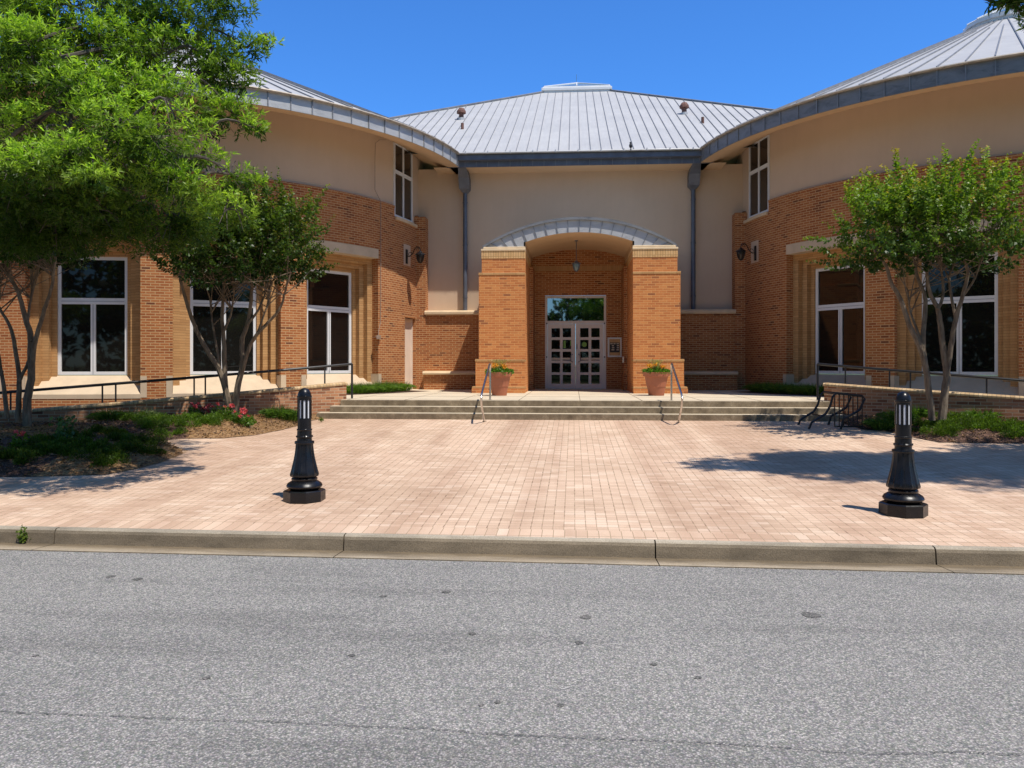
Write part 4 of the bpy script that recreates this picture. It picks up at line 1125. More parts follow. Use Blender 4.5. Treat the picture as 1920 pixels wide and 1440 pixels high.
# ================================================================== BOLLARDS
def bollard():
    P = empty('bollard_light', (0, 0, 0))
    m = MB()
    # eight sided plinth
    oc = [(.245, 0), (.245, .105), (.23, .115), (0, .115)]
    m.lathe(oc, (0, 0), 8, R(22.5), R(382.5)); m.build('base', M['black'], P)
    m = MB(); m.lathe([(.15, .11), (.17, .125), (.205, .145), (.21, .16), (.195, .185), (.16, .205), (.145, .21), (.15, .22), (.152, .235), (.14, .245), (.135, .26)], (0, 0), 40); m.build('moulded_foot', M['black'], P, smooth=True)
    m = MB(); n = 48    # fluted flare
    prof = [(.150, .255), (.168, .262), (.172, .28), (.158, .32), (.142, .38), (.126, .44), (.114, .50), (.106, .56), (.102, .60)]
    for (r0, z0), (r1, z1) in zip(prof, prof[1:]):
        for i in range(n * 2):
            def rad(r_, j, zz): 
                f = max(0, math.cos(12 * 2 * math.pi * (j % (n * 2)) / (n * 2))) ** .5
                return r_ * (1 - (.0 if zz > .58 or zz < .258 else .055) * (1 - f))
            t0 = 2 * math.pi * i / (n * 2); t1 = 2 * math.pi * (i + 1) / (n * 2)
            q = [(rad(r0, i, z0), t0, z0), (rad(r0, i + 1, z0), t1, z0), (rad(r1, i + 1, z1), t1, z1), (rad(r1, i, z1), t0, z1)]
            m.face([(r_ * math.cos(t), r_ * math.sin(t), zz) for r_, t, zz in q])
    m.build('fluted_skirt', M['black'], P, smooth=True)
    m = MB(); m.lathe([(.10, .60), (.112, .602), (.115, .615), (.112, .63), (.088, .635), (.086, .66), (.092, .67), (.094, .68), (.086, .69), (.084, .74), (.09, .748), (.09, .757), (.08, .762), (.08, .87), (.08, .875)], (0, 0), 32)
    m.lathe([(.062, .874), (.062, 1.07)], (0, 0), 24)
    for k_ in range(10):
        a = R(18 + 36 * k_)
        T = Matrix.Rotation(a, 4, 'Z'); m.box(.058, .083, -.0135, .0135, .872, 1.075, T)
    for k_ in range(8):
        a = R(22.5 + 45 * k_); m.box(.085, .098, -.01, .01, .672, .69, Matrix.Rotation(a, 4, 'Z'))
    m.build('post', M['black'], P, smooth=False)
    m = MB(); m.lathe([(.076, .872), (.076, 1.07)], (0, 0), 32); m.build('lens', M['lampglass'], P, smooth=True)
    m = MB(); m.lathe([(.06, 1.065), (.083, 1.067), (.084, 1.09), (.088, 1.095), (.088, 1.11), (.08, 1.113), (.078, 1.13), (.068, 1.155), (.05, 1.178), (.025, 1.192), (0, 1.196)], (0, 0), 32); m.build('dome_cap', M['black'], P, smooth=True)
    return P
P = bollard(); P.location = (-3.0, 8.62, pz(8.62)); tag(P, 'glossy black fluted bollard light on the paving beside the left planting bed', 'bollard', 'black bollard lights on the plaza')
P.scale = (.9, .9, 1)
P2 = P.copy(); COL.objects.link(P2); P2.location = (3.06, 8.31, pz(8.31)); P2.rotation_euler = (0, 0, R(8)); P2['label'] = 'glossy black fluted bollard light on the paving before the bike rack and right bed'
for ch in list(P.children):
    c = ch.copy(); COL.objects.link(c); c.parent = P2

# ================================================================== BIKE RACK
p = at(1590, 800, 15.0)
bx, by = 4.72, 15.55; bz = pz(by)
P = empty('bike_rack', (bx, by, bz), 'black tubular bike rack in the shade right of the steps', 'bike rack')
for yy in (by, by + .75):
    m = MB(); m.tube([(bx - .55, yy, bz), (bx - .5, yy, bz + .12), (bx - .38, yy, bz + .2), (bx - .25, yy, bz + .28), (bx - .17, yy, bz + .42), (bx - .12, yy, bz + .6), (bx - .06, yy, bz + .66), (bx + .4, yy, bz + .62), (bx + .45, yy, bz + .56), (bx + .36, yy, bz + .36), (bx + .2, yy, bz + .26), (bx + .08, yy, bz + .2), (bx + .02, yy, bz)], .022, 8)
    m.build('side_frame', M['blackrail'], P)
for x, z in ((bx - .06, bz + .65), (bx + .42, bz + .6), (bx + .2, bz + .26), (bx - .3, bz + .24)):
    m = MB(); m.tube([(x, by, z), (x, by + .75, z)], .018, 7); m.build('cross_bar', M['blackrail'], P)
m = MB()
for i in range(7):
    x = bx - .08 + i * .082; m.tube([(x, by + .02, bz + .04), (x, by + .02, bz + .64 - i * .005)], .011, 6)
m.tube([(bx - .08, by + .02, bz + .05), (bx + .42, by + .02, bz + .05)], .015, 6)
m.build('wheel_bars', M['blackrail'], P)

# ================================================================== PLANTING BEDS
def gp(px, py, lift=0):
    # point of the sloping plaza seen at px, py
    lo, hi = 6.5, 40.0
    for _ in range(40):
        D = (lo + hi) / 2; q = at(px, py, D)
        if q.z > pz(q.y) + lift: lo = D
        else: hi = D
    return at(px, py, D)
def inside(x, y, poly):
    c = False; j = len(poly) - 1
    for i in range(len(poly)):
        xi, yi = poly[i]; xj, yj = poly[j]
        if (yi > y) != (yj > y) and x < (xj - xi) * (y - yi) / (yj - yi) + xi: c = not c
        j = i
    return c
def edge_dist(x, y, poly):
    best = 9
    for i in range(len(poly)):
        ax, ay = poly[i]; bx_, by_ = poly[(i + 1) % len(poly)]
        dx, dy = bx_ - ax, by_ - ay; t = max(0, min(1, ((x - ax) * dx + (y - ay) * dy) / (dx * dx + dy * dy + 1e-9)))
        best = min(best, math.hypot(x - ax - dx * t, y - ay - dy * t))
    return best
front = [gp(px, py) for px, py in ((-420, 905), (-200, 900), (0, 895), (110, 893), (200, 890), (255, 880), (300, 868), (345, 850), (330, 838), (290, 829), (330, 823), (420, 822), (480, 816), (530, 806), (557, 799), (578, 790))]
LB_ = [(q.x, q.y) for q in front]
endp = LB_[-1]
arcp = [(pol(a, RR + .05, 0).x, pol(a, RR + .05, 0).y) for a in np.linspace(a_of(645, RR, False) - .5, -125, 26)]
LBED = LB_ + arcp
front = [gp(px, py) for px, py in ((1588, 797), (1620, 806), (1660, 808), (1700, 818), (1760, 830), (1830, 831), (1920, 832), (2100, 838), (2400, 850))]
RBED = [(q.x, q.y) for q in front] + [(-pol(a, RR + .05, 0).x, pol(a, RR + .05, 0).y) for a in np.linspace(-125, a_of(1550, RR, True) - .5, 26)]
def bed_h(x, y, poly, k=.2):
    d = edge_dist(x, y, poly)
    return pz(min(y, 17)) + k * (1 - math.exp(-d / .45)) + .035 * noise.noise(Vector((x * 1.6, y * 1.6, 0))) * min(1, d * 3) + .015 * noise.noise(Vector((x * 9, y * 9, 3))) * min(1, d * 5)
def make_bed(poly, name, mats, fstraw):
    xs_ = [p[0] for p in poly]; ys_ = [p[1] for p in poly]; g = .09
    from mathutils.geometry import delaunay_2d_cdt
    pts = []; per = []
    n = len(poly)
    for i in range(n):
        ax, ay = poly[i]; bx_, by_ = poly[(i + 1) % n]; L = math.hypot(bx_ - ax, by_ - ay); k_ = max(1, int(L / .15))
        for j in range(k_): per.append(Vector((ax + (bx_ - ax) * j / k_ + random.uniform(-.012, .012), ay + (by_ - ay) * j / k_ + random.uniform(-.015, .015))))
    polyp = [(v.x, v.y) for v in per]
    pts = list(per); x = min(xs_)
    while x < max(xs_):
        y = min(ys_)
        while y < max(ys_):
            a, b = x + random.uniform(-.03, .03), y + random.uniform(-.03, .03)
            if inside(a, b, polyp) and edge_dist(a, b, poly) > .05: pts.append(Vector((a, b)))
            y += g
        x += g
    vs, es, fs, *_ = delaunay_2d_cdt(pts, [], [list(range(len(per)))], 1, 1e-5)
    V = [(v.x, v.y, bed_h(v.x, v.y, poly) + .006) for v in vs]
    me = bpy.data.meshes.new(name); me.from_pydata(V, [], [list(f) for f in fs]); me.update()
    for k_ in mats: me.materials.append(k_)
    for pgn in me.polygons:
        c = pgn.center
        if fstraw(c.x, c.y): pgn.material_index = 1
    me.polygons.foreach_set('use_smooth', [True] * len(me.polygons))
    o = bpy.data.objects.new(name, me); COL.objects.link(o); return structure(o)
sA = gp(500, 795); sB = gp(60, 830)
def straw(x, y):
    w = .35 * noise.noise(Vector((x * 2, y * 2, 1)))
    return (x > gp(455, 790).x + w and x < -3) or math.hypot((x - sB.x) / 1.3, (y - sB.y) / .9) < 1 + w
make_bed(LBED, 'planting_bed', [M['mulch'], M['straw']], straw)
make_bed(RBED, 'planting_bed', [M['mulch'], M['straw']], lambda x, y: False)

# loose mulch chips / dry leaves
def scatter(poly, n, cond=None):
    xs_ = [p[0] for p in poly]; ys_ = [p[1] for p in poly]; out = []
    x0, x1, y0, y1 = max(min(xs_), -13), min(max(xs_), 11), min(ys_), max(ys_)
    while len(out) < n:
        x, y = random.uniform(x0, x1), random.uniform(y0, y1)
        if inside(x, y, poly) and (cond is None or cond(x, y)): out.append((x, y, bed_h(x, y, poly) + .006))
    return np.array(out)
for poly, nm, nn in ((LBED, 'left', 9000), (RBED, 'right', 4500)):
    b = scatter(poly, nn); b[:, 2] += RNG.random(nn) * .02
    d = unit(nn); d[:, 2] = RNG.random(nn) * .4
    o = leaves('mulch_chips', b, d, .03 + RNG.random(nn) * .05, .012 + RNG.random(nn) * .02, tint(nn, (.07, .035, .02), (.36, .22, .14)), M['petal'])
    tag(o, 'loose bark chips and dry leaves covering the %s planting bed' % nm, 'mulch', kind='stuff')
# straw needles
b = scatter(LBED, 9000, straw); d = unit(9000); d[:, 2] = RNG.random(9000) * .15
tag(leaves('pine_straw', b, d, .14, .004, tint(9000, (.22, .11, .045), (.55, .34, .16)), M['petal']), 'dry brown pine straw on the left bed beside the steps', 'pine straw', kind='stuff')

# ground cover: low feathery green plants
def cover(poly, spots, name, label, n_leaf=260, dk=1.0):
    Bs, Ds, Cs = [], [], []
    for (px, py, rx) in spots:
        q = gp(px, py, .1)
        for k_ in range(int(7 * rx * 4)):
            a = random.random() * 6.28; r_ = math.sqrt(random.random()) * rx
            x, y = q.x + math.cos(a) * r_, q.y + math.sin(a) * r_ * .8
            if not inside(x, y, poly) or edge_dist(x, y, poly) < .06: continue
            z = bed_h(x, y, poly); h = random.uniform(.06, .17); rr2 = random.uniform(.08, .15)
            n = n_leaf
            dd = unit(n, .1); f = RNG.random(n) ** .4
            b = np.array([x, y, z]) + dd * f[:, None] * np.array([rr2, rr2, h])
            Bs.append(b); Ds.append(dd + RNG.normal(size=(n, 3)) * .5 + np.array([0, 0, .4]))
            base = np.array((.03, .07, .012)) * (1 - f[:, None]) + np.array((.15, .25, .03)) * f[:, None]
            Cs.append(base * random.uniform(.6, 1.25) * dk)
    if not Bs: return
    B_, D_, C_ = map(np.concatenate, (Bs, Ds, Cs))
    tag(leaves(name, B_, D_, .035, .012, C_, M['leaf']), label, 'ground cover', kind='stuff')
cover(LBED, [(60, 860, .5), (100, 858, .4), (140, 852, .4), (175, 862, .35), (205, 858, .35), (235, 838, .35), (262, 836, .3), (150, 832, .3), (205, 822, .3), (90, 845, .3), (20, 870, .3), (250, 850, .25), (275, 848, .2), (195, 868, .2)], 'ground_cover', 'feathery green ground cover plants on the front tip of the left bed', dk=.6)  # dk puts the shade over the left bed into these leaves
cover(LBED, [(270, 795, .45), (310, 800, .4), (345, 795, .4), (375, 803, .4), (410, 800, .4), (440, 796, .35), (280, 808, .3), (320, 812, .3), (395, 812, .25), (350, 785, .3), (240, 800, .3)], 'ground_cover', 'bright green ground cover plants around the pink flowers below the left ramp wall')
cover(RBED, [(1725, 805, .4), (1750, 812, .4), (1780, 808, .4), (1810, 805, .45), (1840, 812, .4), (1870, 808, .45), (1900, 815, .4), (1760, 822, .3), (1800, 822, .3), (1850, 823, .3), (1900, 826, .3), (1950, 815, .5), (1820, 795, .35), (1700, 797, .2), (1780, 795, .3)], 'ground_cover', 'dense green ground cover plants in the right bed behind the bollard', dk=.7)

# pink / red flowers
def flowers(spots, label, group):
    for i, (px, py, nfl) in enumerate(spots):
        q = gp(px, py + 18, .1); z = bed_h(q.x, q.y, LBED)
        P = empty('flowering_plant', Vector((q.x, q.y, z)), label[i], 'plant', group)
        n = 160; b = np.array([q.x, q.y, z + .02]) + unit(n, .1) * RNG.random((n, 1)) * np.array([.15, .15, .2])
        leaves('foliage', b, unit(n, .4), .055, .04, tint(n, (.05, .12, .02), (.18, .3, .05)), M['leaf'], P)
        bs = []
        for k_ in range(nfl):
            c = np.array([q.x + random.uniform(-.16, .16), q.y + random.uniform(-.12, .12), z + random.uniform(.17, .3)])
            bs.append(c + unit(26) * .022)
        for b in bs: n = len(b); leaves('bloom', b, unit(n, .2), .028, .026, tint(n, (.6, .05, .08), (.8, .2, .25)), M['petal'], P)
        m = MB()
        for bb in bs:
            c = bb.mean(0); m.tube([(q.x, q.y, z), tuple(c)], .003, 4)
        m.build('stem', M['bark'], P)
flowers([(360, 772, 5), (377, 768, 6), (388, 765, 6), (405, 774, 5), (425, 776, 5), (447, 781, 4), (464, 783, 4)],
        ['pink flowering plant at the left end of the flower row by the crape trunks', 'tall pink flowering plant second from the left in the flower row', 'tallest red flowering plant in the row before the crape trunks', 'red flowering plant just left of the crape trunks', 'red flowering plant directly before the crape trunks', 'low red flowering plant second from the right in the flower row', 'low red flowering plant at the right end of the flower row'], 'red and pink flowers in the left bed')
flowers([(40, 838, 3)], ['small red flowering plant among the bark chips at the far left of the bed'], 'red and pink flowers in the left bed')

def tuft(name, q, rad, h, n, label, group, ca=(.05, .12, .02), cb=(.2, .32, .06), w=.012):
    a = RNG.random(n) * 6.283; r_ = np.sqrt(RNG.random(n)) * rad
    # blades: each three chained leaf faces would be heavy; one long arched face pair is enough at this size
    b = np.stack([q.x + r_ * np.cos(a) * .7, q.y + r_ * np.sin(a) * .7, np.full(n, q.z)], 1)
    d = np.stack([np.cos(a) * r_ / rad * .9, np.sin(a) * r_ / rad * .9, 1.0 + 0 * a], 1) + RNG.normal(size=(n, 3)) * .22
    P = empty(name, q, label, 'plant', group)
    leaves('blades', b, d, h * (.6 + RNG.random(n) * .5), w, tint(n, ca, cb), M['leaf'], P, fold=.1)
    b2 = b + d / np.linalg.norm(d, axis=1)[:, None] * h * .6; d2 = d * np.array([2.2, 2.2, .1])
    leaves('blade_tips', b2, d2, h * .45, w, tint(n, ca, cb), M['leaf'], P, fold=.1)
# liriope along the drum wall by the side door
for i, (a, r_) in enumerate(((-24.5, 8.25), (-21.0, 8.3), (-27.5, 8.4), (-31, 8.4), (-34, 8.5))):
    q = pol(a, r_, ZP); tuft('liriope_clump', q, .35, .34, 500, ['green grassy clump at the foot of the wall left of the side door', 'rightmost grassy clump beside the side door wall', 'grassy clump under the sloping sill left of the side door', 'grassy clump behind the left handrail end post', 'grassy clump partly hidden by the left ramp wall end'][i], 'grassy clumps along the drum walls')
for i, (a, r_) in enumerate(((-20, 8.3), (-23.5, 8.35), (-27, 8.4), (-31, 8.4), (-35, 8.5))):
    q = pol(a, r_, ZP); q.x = -q.x
    tuft('liriope_clump', q, .35, .34, 500, ['dark grassy clump farthest left at the foot of the right drum', 'dark grassy clump second from the left at the foot of the right drum', 'dark grassy clump left of the right handrail post', 'dark grassy clump behind the right handrail post', 'dark grassy clump at the end of the right ramp wall'][i], 'grassy clumps along the drum walls')
def bed_pt(px, py, poly):
    q = gp(px, py, .15); q.z = bed_h(q.x, q.y, poly) if inside(q.x, q.y, poly) else q.z - .03; return q
for px, py, lab, pl in ((270, 786, 'pale strappy plant against the left ramp wall', LBED), (205, 790, 'shaded grassy plant against the left ramp wall', LBED), (545, 782, 'dark grassy plant at the corner of the left ramp wall and steps', LBED), (520, 782, 'dark grassy plant just left of the corner plant by the steps', LBED), (1840, 786, 'bright grassy plant against the right ramp wall', RBED), (1825, 787, 'grassy plant beside the right crape trunk against the wall', RBED), (1715, 785, 'dark grassy plant left of the right crape trunks', RBED), (1680, 790, 'dark grassy plant behind the right bollard', RBED), (1655, 792, 'dark grassy plant right of the bike rack', RBED)):
    pale = 'pale' in lab; tuft('grassy_plant', bed_pt(px, py, pl), .22, .3, 160 if pale else 260, lab, 'grassy plants in the beds', (.1, .15, .06) if pale else (.04, .09, .02), (.4, .45, .25) if pale else (.15, .26, .05), .016)
# small leafy shrub in the left bed
q = bed_pt(120, 838, LBED); P = empty('leafy_shrub', q, 'small broad leaved shrub standing in the middle of the left bed', 'shrub')
n = 140; b = np.array(q) + np.array([0, 0, .02]) + np.stack([RNG.normal(size=n) * .07, RNG.normal(size=n) * .07, RNG.random(n) * .36], 1)
leaves('foliage', b, unit(n, .1), .075, .05, tint(n, (.05, .12, .04), (.16, .28, .12)), M['gloss_leaf'], P)
m = MB(); m.tube([q, q + Vector((.02, 0, .35))], .006, 5); m.build('stem', M['bark'], P)
# weeds at kerb, step and gutter
for px, py, D, lab, h in ((42, 1018, 7.55, 'little leafy weed growing from the kerb joint at the far left', .16), (602, 783, 16.6, 'small green weed at the left foot of the steps', .1)):
    q = at(px, py, D); q.z = .01 if D < 8 else pz(16.5)
    if D < 8: q = Vector((q.x, ky(q.x) - .02, .01))
    n = 130 if D < 8 else 70; b = np.array(q) + unit(n, .2) * RNG.random((n, 1)) * np.array([.06, .05, h])
    P = empty('weed', q, lab, 'weed', 'weeds in the paving joints'); leaves('foliage', b, unit(n, .3), .03, .018, tint(n, (.06, .12, .02), (.25, .32, .08)), M['leaf'], P)

# ================================================================== TREES
def smooth_path(pts, k=4):
    pts = [Vector(p) for p in pts]; out = []
    for i in range(len(pts) - 1):
        p0 = pts[max(i - 1, 0)]; p1 = pts[i]; p2 = pts[i + 1]; p3 = pts[min(i + 2, len(pts) - 1)]
        for j in range(k):
            t = j / k
            out.append(.5 * ((2 * p1) + (p2 - p0) * t + (2 * p0 - 5 * p1 + 4 * p2 - p3) * t * t + (3 * p1 - p0 - 3 * p2 + p3) * t ** 3))
    out.append(pts[-1]); return out
def crape(name, label, D, stems, cen, rad, nshoot, seed, top=1.0, dark=1.0):
    """multi stemmed crape myrtle: stems are sighted paths, crown is upright leafy shoots"""
    rs = random.Random(seed); g = np.random.default_rng(seed)
    base = at(*stems[0][0][0][:2], D)
    P = empty(name, base, label, 'tree', 'crape myrtle trees')
    m = MB(); ends = []
    for path, r0, r1, dd in stems:
        pts = []
        for i, (px, py) in enumerate(path):
            f = i / (len(path) - 1); pts.append(at(px, py, D + dd * f ** 1.2))
        if len(path[0]) and path is stems[0][0] or r0 > .05: pts[0].z -= .12
        sp_ = smooth_path(pts, 4)
        sp_ = [p + Vector((rs.uniform(-.006, .006), rs.uniform(-.006, .006), 0)) for p in sp_]
        m.tube(sp_, [r0 + (r1 - r0) * i / (len(sp_) - 1) for i in range(len(sp_))], 8)
        ends += sp_[-6:]
    tr = m.build('trunk', M['bark'], P, smooth=True)
    C = at(cen[0], cen[1], D + cen[2]); k_ = D / F
    rx, rz, ry = rad[0] * k_, rad[1] * k_, rad[2]
    Bs, Ds, Ls, Cs = [], [], [], []; m = MB()
    for i in range(nshoot):
        # shoot base in the crown volume
        while True:
            u = g.normal(size=3); u /= np.linalg.norm(u); f = g.random() ** .45
            if u[2] * f > -.75: break
        bp = np.array(C) + np.sign(u) * np.abs(u) ** .8 * f * np.array([rx, ry, rz]) * (1 + .42 * noise.noise(Vector((u[0] * 2.0, u[1] * 2.0, u[2] * 2.0 + seed))))
        outw = u.copy(); outw[2] = 0
        d = np.array([0, 0, 1.0]) * (.9 if u[2] > -.1 else .35) + outw * (.35 + .9 * max(0, -u[2] + .2)) + g.normal(size=3) * .22; d /= np.linalg.norm(d)
        ln = rs.uniform(.22, .46) if u[2] < .35 else rs.uniform(.3, .62)
        nl = int(ln / .026); t = (np.arange(nl) + .5) / nl
        bend = g.normal(size=3) * .07
        bb = bp + d * (t * ln)[:, None] + bend * (t ** 2)[:, None]
        for sgn in (-1, 1):
            sd = np.cross(d, g.normal(size=3)); sd /= np.linalg.norm(sd)
            ang = np.arange(nl) * 1.57 + rs.random() * 3
            u2 = np.cross(d, sd); dirs = (np.cos(ang)[:, None] * sd + np.sin(ang)[:, None] * u2) * sgn + d * .45 + g.normal(size=(nl, 3)) * .25
            dirs[:, 2] -= .1
            Bs.append(bb); Ds.append(dirs); Ls.append((1 - .5 * t) * rs.uniform(.082, .108))
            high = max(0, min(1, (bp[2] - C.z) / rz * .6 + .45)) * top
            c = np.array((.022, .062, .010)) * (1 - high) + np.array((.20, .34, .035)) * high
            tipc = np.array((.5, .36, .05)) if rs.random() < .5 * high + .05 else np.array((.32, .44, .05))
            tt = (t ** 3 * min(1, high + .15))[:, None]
            Cs.append((c * (1 - tt) + tipc * tt) * rs.uniform(.75, 1.2) * dark)  # tips keep their own hue; crown shade is painted as darker low leaves
        if i % 4 == 0:
            e = ends[rs.randrange(len(ends))]; bpv = Vector(bp)
            if (e - bpv).length < 1.5:
                mid = e.lerp(bpv, .5) + Vector((0, 0, -.06)); m.tube([e, mid, bpv, bpv + Vector(d * ln * .8)], [.012, .008, .005, .002], 4, False)
    m.build('twigs', M['bark'], P)
    B_, D_, C_ = map(np.concatenate, (Bs, Ds, Cs)); L_ = np.concatenate(Ls)
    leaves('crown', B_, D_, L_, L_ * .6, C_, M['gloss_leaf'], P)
    return P
crape('crape_myrtle', 'twin stemmed crape myrtle with yellow green top in the right bed', 14.3,
      [([(1748, 775), (1740, 720), (1728, 660), (1705, 610), (1688, 560), (1670, 530), (1662, 500), (1640, 470), (1630, 440)], .062, .018, -.2),
       ([(1738, 700), (1730, 640), (1735, 580), (1733, 550), (1720, 520), (1712, 480), (1695, 450)], .05, .018, .3),
       ([(1730, 650), (1716, 610), (1706, 580), (1702, 545)], .028, .012, .4),
       ([(1766, 775), (1772, 730), (1775, 700), (1768, 650), (1762, 600), (1757, 575), (1742, 545), (1738, 500), (1740, 460)], .075, .02, .1),
       ([(1774, 700), (1783, 650), (1792, 600), (1803, 560), (1814, 520), (1812, 480), (1825, 440)], .052, .018, -.3),
       ([(1758, 580), (1768, 555), (1766, 510), (1762, 460)], .032, .014, .3), ([(1792, 600), (1785, 560), (1780, 520), (1795, 480)], .03, .014, .3), ([(1803, 560), (1828, 520), (1845, 470)], .025, .01, -.2)],
      (1736, 432, 0), (158, 98, 1.35), 760, 3, 1.05)
crape('crape_myrtle', 'spreading crape myrtle with many thin stems before the middle left window', 16.1,
      [([(432, 768), (424, 735), (412, 695), (393, 664), (373, 629), (356, 587), (344, 545), (338, 520), (345, 480)], .068, .02, -.2),
       ([(424, 740), (421, 690), (420, 640), (417, 600), (419, 545), (424, 500)], .06, .022, .2),
       ([(412, 690), (404, 640), (398, 600), (392, 550)], .03, .012, .4),
       ([(438, 768), (446, 725), (455, 680), (453, 641), (463, 610), (470, 570), (472, 535), (480, 490)], .07, .022, .1),
       ([(455, 695), (466, 655), (480, 629), (505, 602), (525, 578), (535, 545), (545, 510)], .045, .016, -.3),
       ([(463, 610), (485, 580), (500, 540), (505, 500)], .028, .012, .3), ([(420, 620), (435, 580), (440, 530)], .03, .012, .2), ([(480, 629), (500, 575), (508, 530)], .022, .01, .2)],
      (462, 465, 0), (128, 88, 1.3), 950, 8, .6, .75)
crape('crape_myrtle', 'shaded crape myrtle with knotted stems at the left edge of the bed', 14.2,
      [([(52, 792), (50, 760), (58, 711), (58, 660), (56, 625), (45, 587), (35, 550), (15, 515), (-10, 495)], .075, .022, .1),
       ([(58, 700), (64, 650), (72, 618), (84, 580), (95, 545), (101, 510), (104, 480)], .045, .018, -.2),
       ([(34, 792), (35, 750), (36, 711), (28, 650), (18, 610), (0, 580), (-20, 540)], .05, .018, .2), ([(36, 715), (48, 690), (57, 670)], .03, .025, .1),
       ([(60, 640), (52, 600), (58, 560), (62, 500)], .03, .012, .3), ([(14, 785), (6, 720), (-4, 660), (-14, 600)], .04, .02, .2)],
      (20, 440, 0), (110, 75, 1.3), 700, 15, .2, .7)

# big willow oak: crown of narrow leaves in whorls
def oak(name, label, trunk, clumps, group, seed, dens=1.0, big=.115):
    g = np.random.default_rng(seed); rs = random.Random(seed)
    P = empty(name, trunk[0], label, 'tree', group)
    m = MB(); tp = smooth_path(trunk, 5)
    m.tube(tp, [.26 * (1 - .6 * i / len(tp)) for i in range(len(tp))], 12); m.build('trunk', M['oakbark'], P, smooth=True)
    m = MB(); Bs, Ds, Cs = [], [], []; tips = []
    net = list(tp)
    for (c, r, lit) in sorted(clumps, key=lambda q: (Vector(q[0]) - tp[-3]).length):
        c = Vector(c); st = min(net, key=lambda q: (q - c).length + (1.0 if q.z > c.z else 0))
        mid = st.lerp(c, .5) + Vector((rs.uniform(-.2, .2), rs.uniform(-.2, .2), rs.uniform(.05, .3)))
        br = smooth_path([st, mid, c], 5); L_ = (st - c).length
        m.tube(br, [.006 + (.016 * min(L_, 3) + .006) * (1 - i / len(br)) for i in range(len(br))], 6, False); net += br[4:]
        for k_ in range(7 if r > .25 else 3):
            u = g.normal(size=3); u /= np.linalg.norm(u); e = c + Vector(u * r * .85); s0 = br[rs.randrange(5, len(br))]; q_ = min(1, r / .35)
            m.tube([s0, s0.lerp(e, .5) + Vector((0, 0, .05 * q_)), e], [.010 * q_, .006 * q_, .003], 4, False)
        n = int(dens * 360 * (r / .48) ** 2.0 * (1.9 if lit == .9 else 1))
        u = g.normal(size=(n, 3)); u /= np.linalg.norm(u, axis=1)[:, None]
        f = g.random(n) ** .33
        lump = np.array([1 + .4 * noise.noise(Vector((a[0] * 2.6 + c.x, a[1] * 2.6 + c.y, a[2] * 2.6 + c.z))) for a in u])
        p = np.array(c) + u * (f * lump)[:, None] * r * np.array([1.15, 1.15, .72])
        keep = np.array([r < .25 or noise.noise(Vector(q * 2.3)) > -.24 + .12 * rs.random() for q in p])
        p, u, f = p[keep], u[keep], f[keep]; n = len(p)
        td = u * .8 + g.normal(size=(n, 3)) * .5 + np.array([0, 0, .3]); td /= np.linalg.norm(td, axis=1)[:, None]
        nl = 8
        for k_ in range(nl):
            sd = g.normal(size=(n, 3)); d = td * .75 + sd / np.linalg.norm(sd, axis=1)[:, None] * .95
            Bs.append(p + td * (g.random((n, 1)) - .6) * .09); Ds.append(d)
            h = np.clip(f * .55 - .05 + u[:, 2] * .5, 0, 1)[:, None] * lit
            col = np.array((.035, .085, .010)) * (1 - h) + np.array((.50, .72, .10)) * h  # sunlit clump tops and shaded undersides painted into the leaf tint
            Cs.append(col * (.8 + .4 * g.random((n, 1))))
    m.build('limbs', M['oakbark'], P)
    B_, D_, C_ = map(np.concatenate, (Bs, Ds, Cs)); nn = len(B_)
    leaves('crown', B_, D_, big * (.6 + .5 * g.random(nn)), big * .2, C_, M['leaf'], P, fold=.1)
    return P
cl = []
def add(px, py, D, r, lit=1.0):
    q = D * .92 - (max(0, py - 180) / 160 * .9 if lit == 1.0 else 0); cl.append((at(px, py, q), r * q / D, lit))
# right-hand outline, top to bottom
for a in ((420, 8, 10.3, .34), (350, 30, 10.5, .5), (462, 90, 10.6, .24), (500, 82, 10.5, .13), (400, 115, 10.6, .42), (430, 150, 10.7, .36), (440, 215, 10.8, .36), (478, 240, 10.8, .17), (395, 215, 10.9, .42), (375, 300, 11.0, .36), (440, 330, 11.3, .30), (480, 340, 11.5, .15), (420, 395, 11.6, .42), (350, 365, 11.0, .45), (455, 410, 12.2, .25),
          (280, 20, 10.3, .6), (300, 110, 10.2, .6), (330, 190, 10.0, .5), (245, 170, 9.8, .45), (230, 235, 9.6, .45), (300, 260, 9.8, .5), (330, 225, 9.6, .3), (190, 210, 9.6, .4), (270, 310, 10.4, .42), (310, 340, 10.6, .4),
          (180, 30, 10.2, .6), (200, 90, 10.0, .55), (90, 40, 10.4, .6), (20, 20, 10.4, .55), (60, 80, 9.6, .42), (20, 75, 9.6, .35), (110, 125, 9.6, .42), (140, 160, 9.4, .36), (80, 175, 9.9, .45), (20, 130, 10.3, .4), (10, 180, 10.2, .4), (60, 240, 10.1, .42), (130, 240, 9.9, .4), (15, 260, 10.3, .45), (150, 290, 9.8, .38), (175, 330, 9.8, .25), (60, 310, 9.8, .38), (20, 320, 9.8, .35), (110, 300, 10.0, .38)): add(*a)
